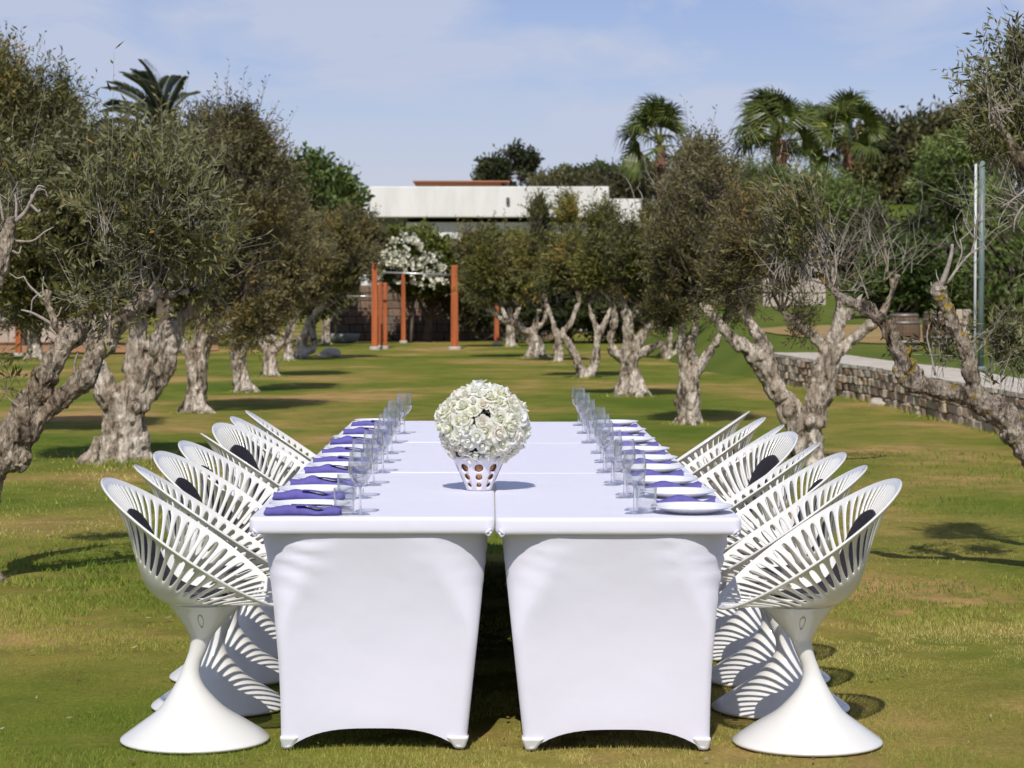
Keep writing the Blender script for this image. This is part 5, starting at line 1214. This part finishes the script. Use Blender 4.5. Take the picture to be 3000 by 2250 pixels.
def build_bouquet():
    c = np.array([-.030, 8.50, .971]); root = thing('bouquet', 'big round ball of white roses standing in the pierced vase', 'bouquet', (-.030, 8.50, Z + .118))
    RM = [rose_mesh(1, 0), rose_mesh(2, 1, 1.1), rose_mesh(3, 2, .9), rose_mesh(4, 1, .8), rose_mesh(5, 0, 1.15)]
    g = np.random.default_rng(5); o = np.array(root.location); n = 165; ax = np.array([.164, .162, .149]); cnt = 0
    for i in range(n):
        z = 1 - 2*(i+.5)/n; 
        if z < -.86: continue
        a = i*2.39996; u = np.array([math.sqrt(1-z*z)*math.cos(a), math.sqrt(1-z*z)*math.sin(a), z]) + g.normal(0, .035, 3); u /= np.linalg.norm(u)
        gap = np.linalg.norm(u - np.array([.22, -.93, .28])/1.0) 
        if gap < .16: continue
        s = .0300*g.uniform(.82, 1.2); dist = g.uniform(.955, 1.03); p = c + u*(ax-.024)*dist
        ob = bpy.data.objects.new('rose', RM[int(g.integers(0, 5))]); link(ob, root); ob.location = (p - o).tolist(); ob.scale = (s, s, s)
        dr = Vector((u + g.normal(0, .16, 3)).tolist()).normalized(); q = dr.to_track_quat('Z', 'Y'); e = q.to_matrix() @ Matrix.Rotation(g.uniform(0, 6), 3, 'Z'); ob.rotation_euler = e.to_euler(); cnt += 1
    # leaves and stems inside
    V = []; F = []; T = []
    for i in range(420):
        u = g.normal(size=3); u /= np.linalg.norm(u); p = c + u*(ax-.042); d = u + g.normal(0, .6, 3); d /= np.linalg.norm(d); s = np.cross(d, g.normal(size=3)); s /= np.linalg.norm(s); l = g.uniform(.022, .038); w = l*.32; k = len(V)
        V += [p, p + d*l*.45 + s*w, p + d*l, p + d*l*.45 - s*w]; F.append([k, k+1, k+2, k+3]); T += [g.uniform(.2, .9)]*4
    lf = part('rose_leaves', V, np.array(F), M['green_leaf'], root, origin=o, kind='stuff'); a_ = lf.data.attributes.new('tint', 'FLOAT', 'POINT'); a_.data.foreach_set('value', np.array(T, np.float32))
    st = MB()
    for i in range(60):
        u = g.normal(size=3); u /= np.linalg.norm(u); u[2] = u[2]*.8+.1; e = c + u*(ax-.035); s = np.array([c[0]+u[0]*.03, c[1]+u[1]*.03, Z+.11]); V, F = tube(catmull([s, (s+e)/2*1.0+[0,0,.01], e], 3), .0022, 5); st.add(V, F)
    st.build('stems', plain('rose_stem', (.10,.17,.04), .6), root, smooth=True, origin=o, kind='stuff')
build_bouquet()

# ------------------------------------------------------------------ small things on the lawn
def litter():
    g = np.random.default_rng(12); V = []; F = []; T = []
    for i in range(420):
        d = 7.3*(3.2**g.random()); x = (g.random()*3100-1490)/FPX*d; l = g.uniform(.012, .04); a = g.uniform(0, 3.14); w = l*g.uniform(.12, .3)
        dx, dy = math.cos(a)*l, math.sin(a)*l; sx, sy = -math.sin(a)*w, math.cos(a)*w; z = .012 + g.uniform(0, .008); k = len(V)
        V += [(x,d,z),(x+dx/2+sx,d+dy/2+sy,z+.004),(x+dx,d+dy,z+g.uniform(0,.01)),(x+dx/2-sx,d+dy/2-sy,z)]; F.append([k,k+1,k+2,k+3]); T += [g.uniform(.1,1)]*4
    m = leaf_mat('fallen_leaf', [(0,(.12,.07,.03)),(.6,(.26,.17,.09)),(1,(.42,.33,.2))], rough=.8)
    o = part('fallen_leaves', V, np.array(F), m); a_ = o.data.attributes.new('tint', 'FLOAT', 'POINT'); a_.data.foreach_set('value', np.array(T, np.float32))
    tag(o, 'dry fallen olive leaves and twigs scattered over the lawn', 'fallen leaves', kind='stuff')
litter()

def tufts():
    g = np.random.default_rng(31); V = []; C = []
    spots = [(x, y, rr, 420, .05) for x, y, rr in BASES] + [(gnd(310, 1385).x, 19.9, .10, 700, .07), (gnd(425, 1370).x, 20.0, .08, 500, .07)]
    yy = np.linspace(22, 38, 60); spots += [(float(wx(y)) + .0, float(y), .06, 70, .06) for y in yy]
    for x, y, rr, n, h in spots:
        a = g.uniform(0, 2*np.pi, n); q = rr*(.75 + np.abs(g.normal(0, .45, n))); hh = h*g.uniform(.4, 1.3, n)*np.exp(-((q/rr-.75)/.9)**2)
        p = np.stack([x + np.cos(a)*q*1.15, y + np.sin(a)*q*1.15, 0*a - .005], 1); t = g.uniform(0, 6.28, n); w = .0035*(y/20)**.8
        s_ = np.stack([np.cos(t), np.sin(t), 0*t], 1)*w; tip = np.stack([g.normal(0, .4, n)*hh, g.normal(0, .4, n)*hh, hh], 1)
        V.append(np.stack([p - s_, p + s_, p + tip], 1).reshape(-1, 3)); C.append(np.repeat(np.clip(g.normal(.3, .25, n), 0, 1), 3))
    V = np.vstack(V); c = np.concatenate(C); o = part('grass_tufts', V, np.arange(len(V)).reshape(-1, 3), M['grass'])
    a_ = o.data.attributes.new('tint', 'FLOAT', 'POINT'); a_.data.foreach_set('value', c.astype(np.float32)); tag(o, 'longer grass tufts around the trunk feet and along the wall foot', 'grass', kind='stuff')
tufts()
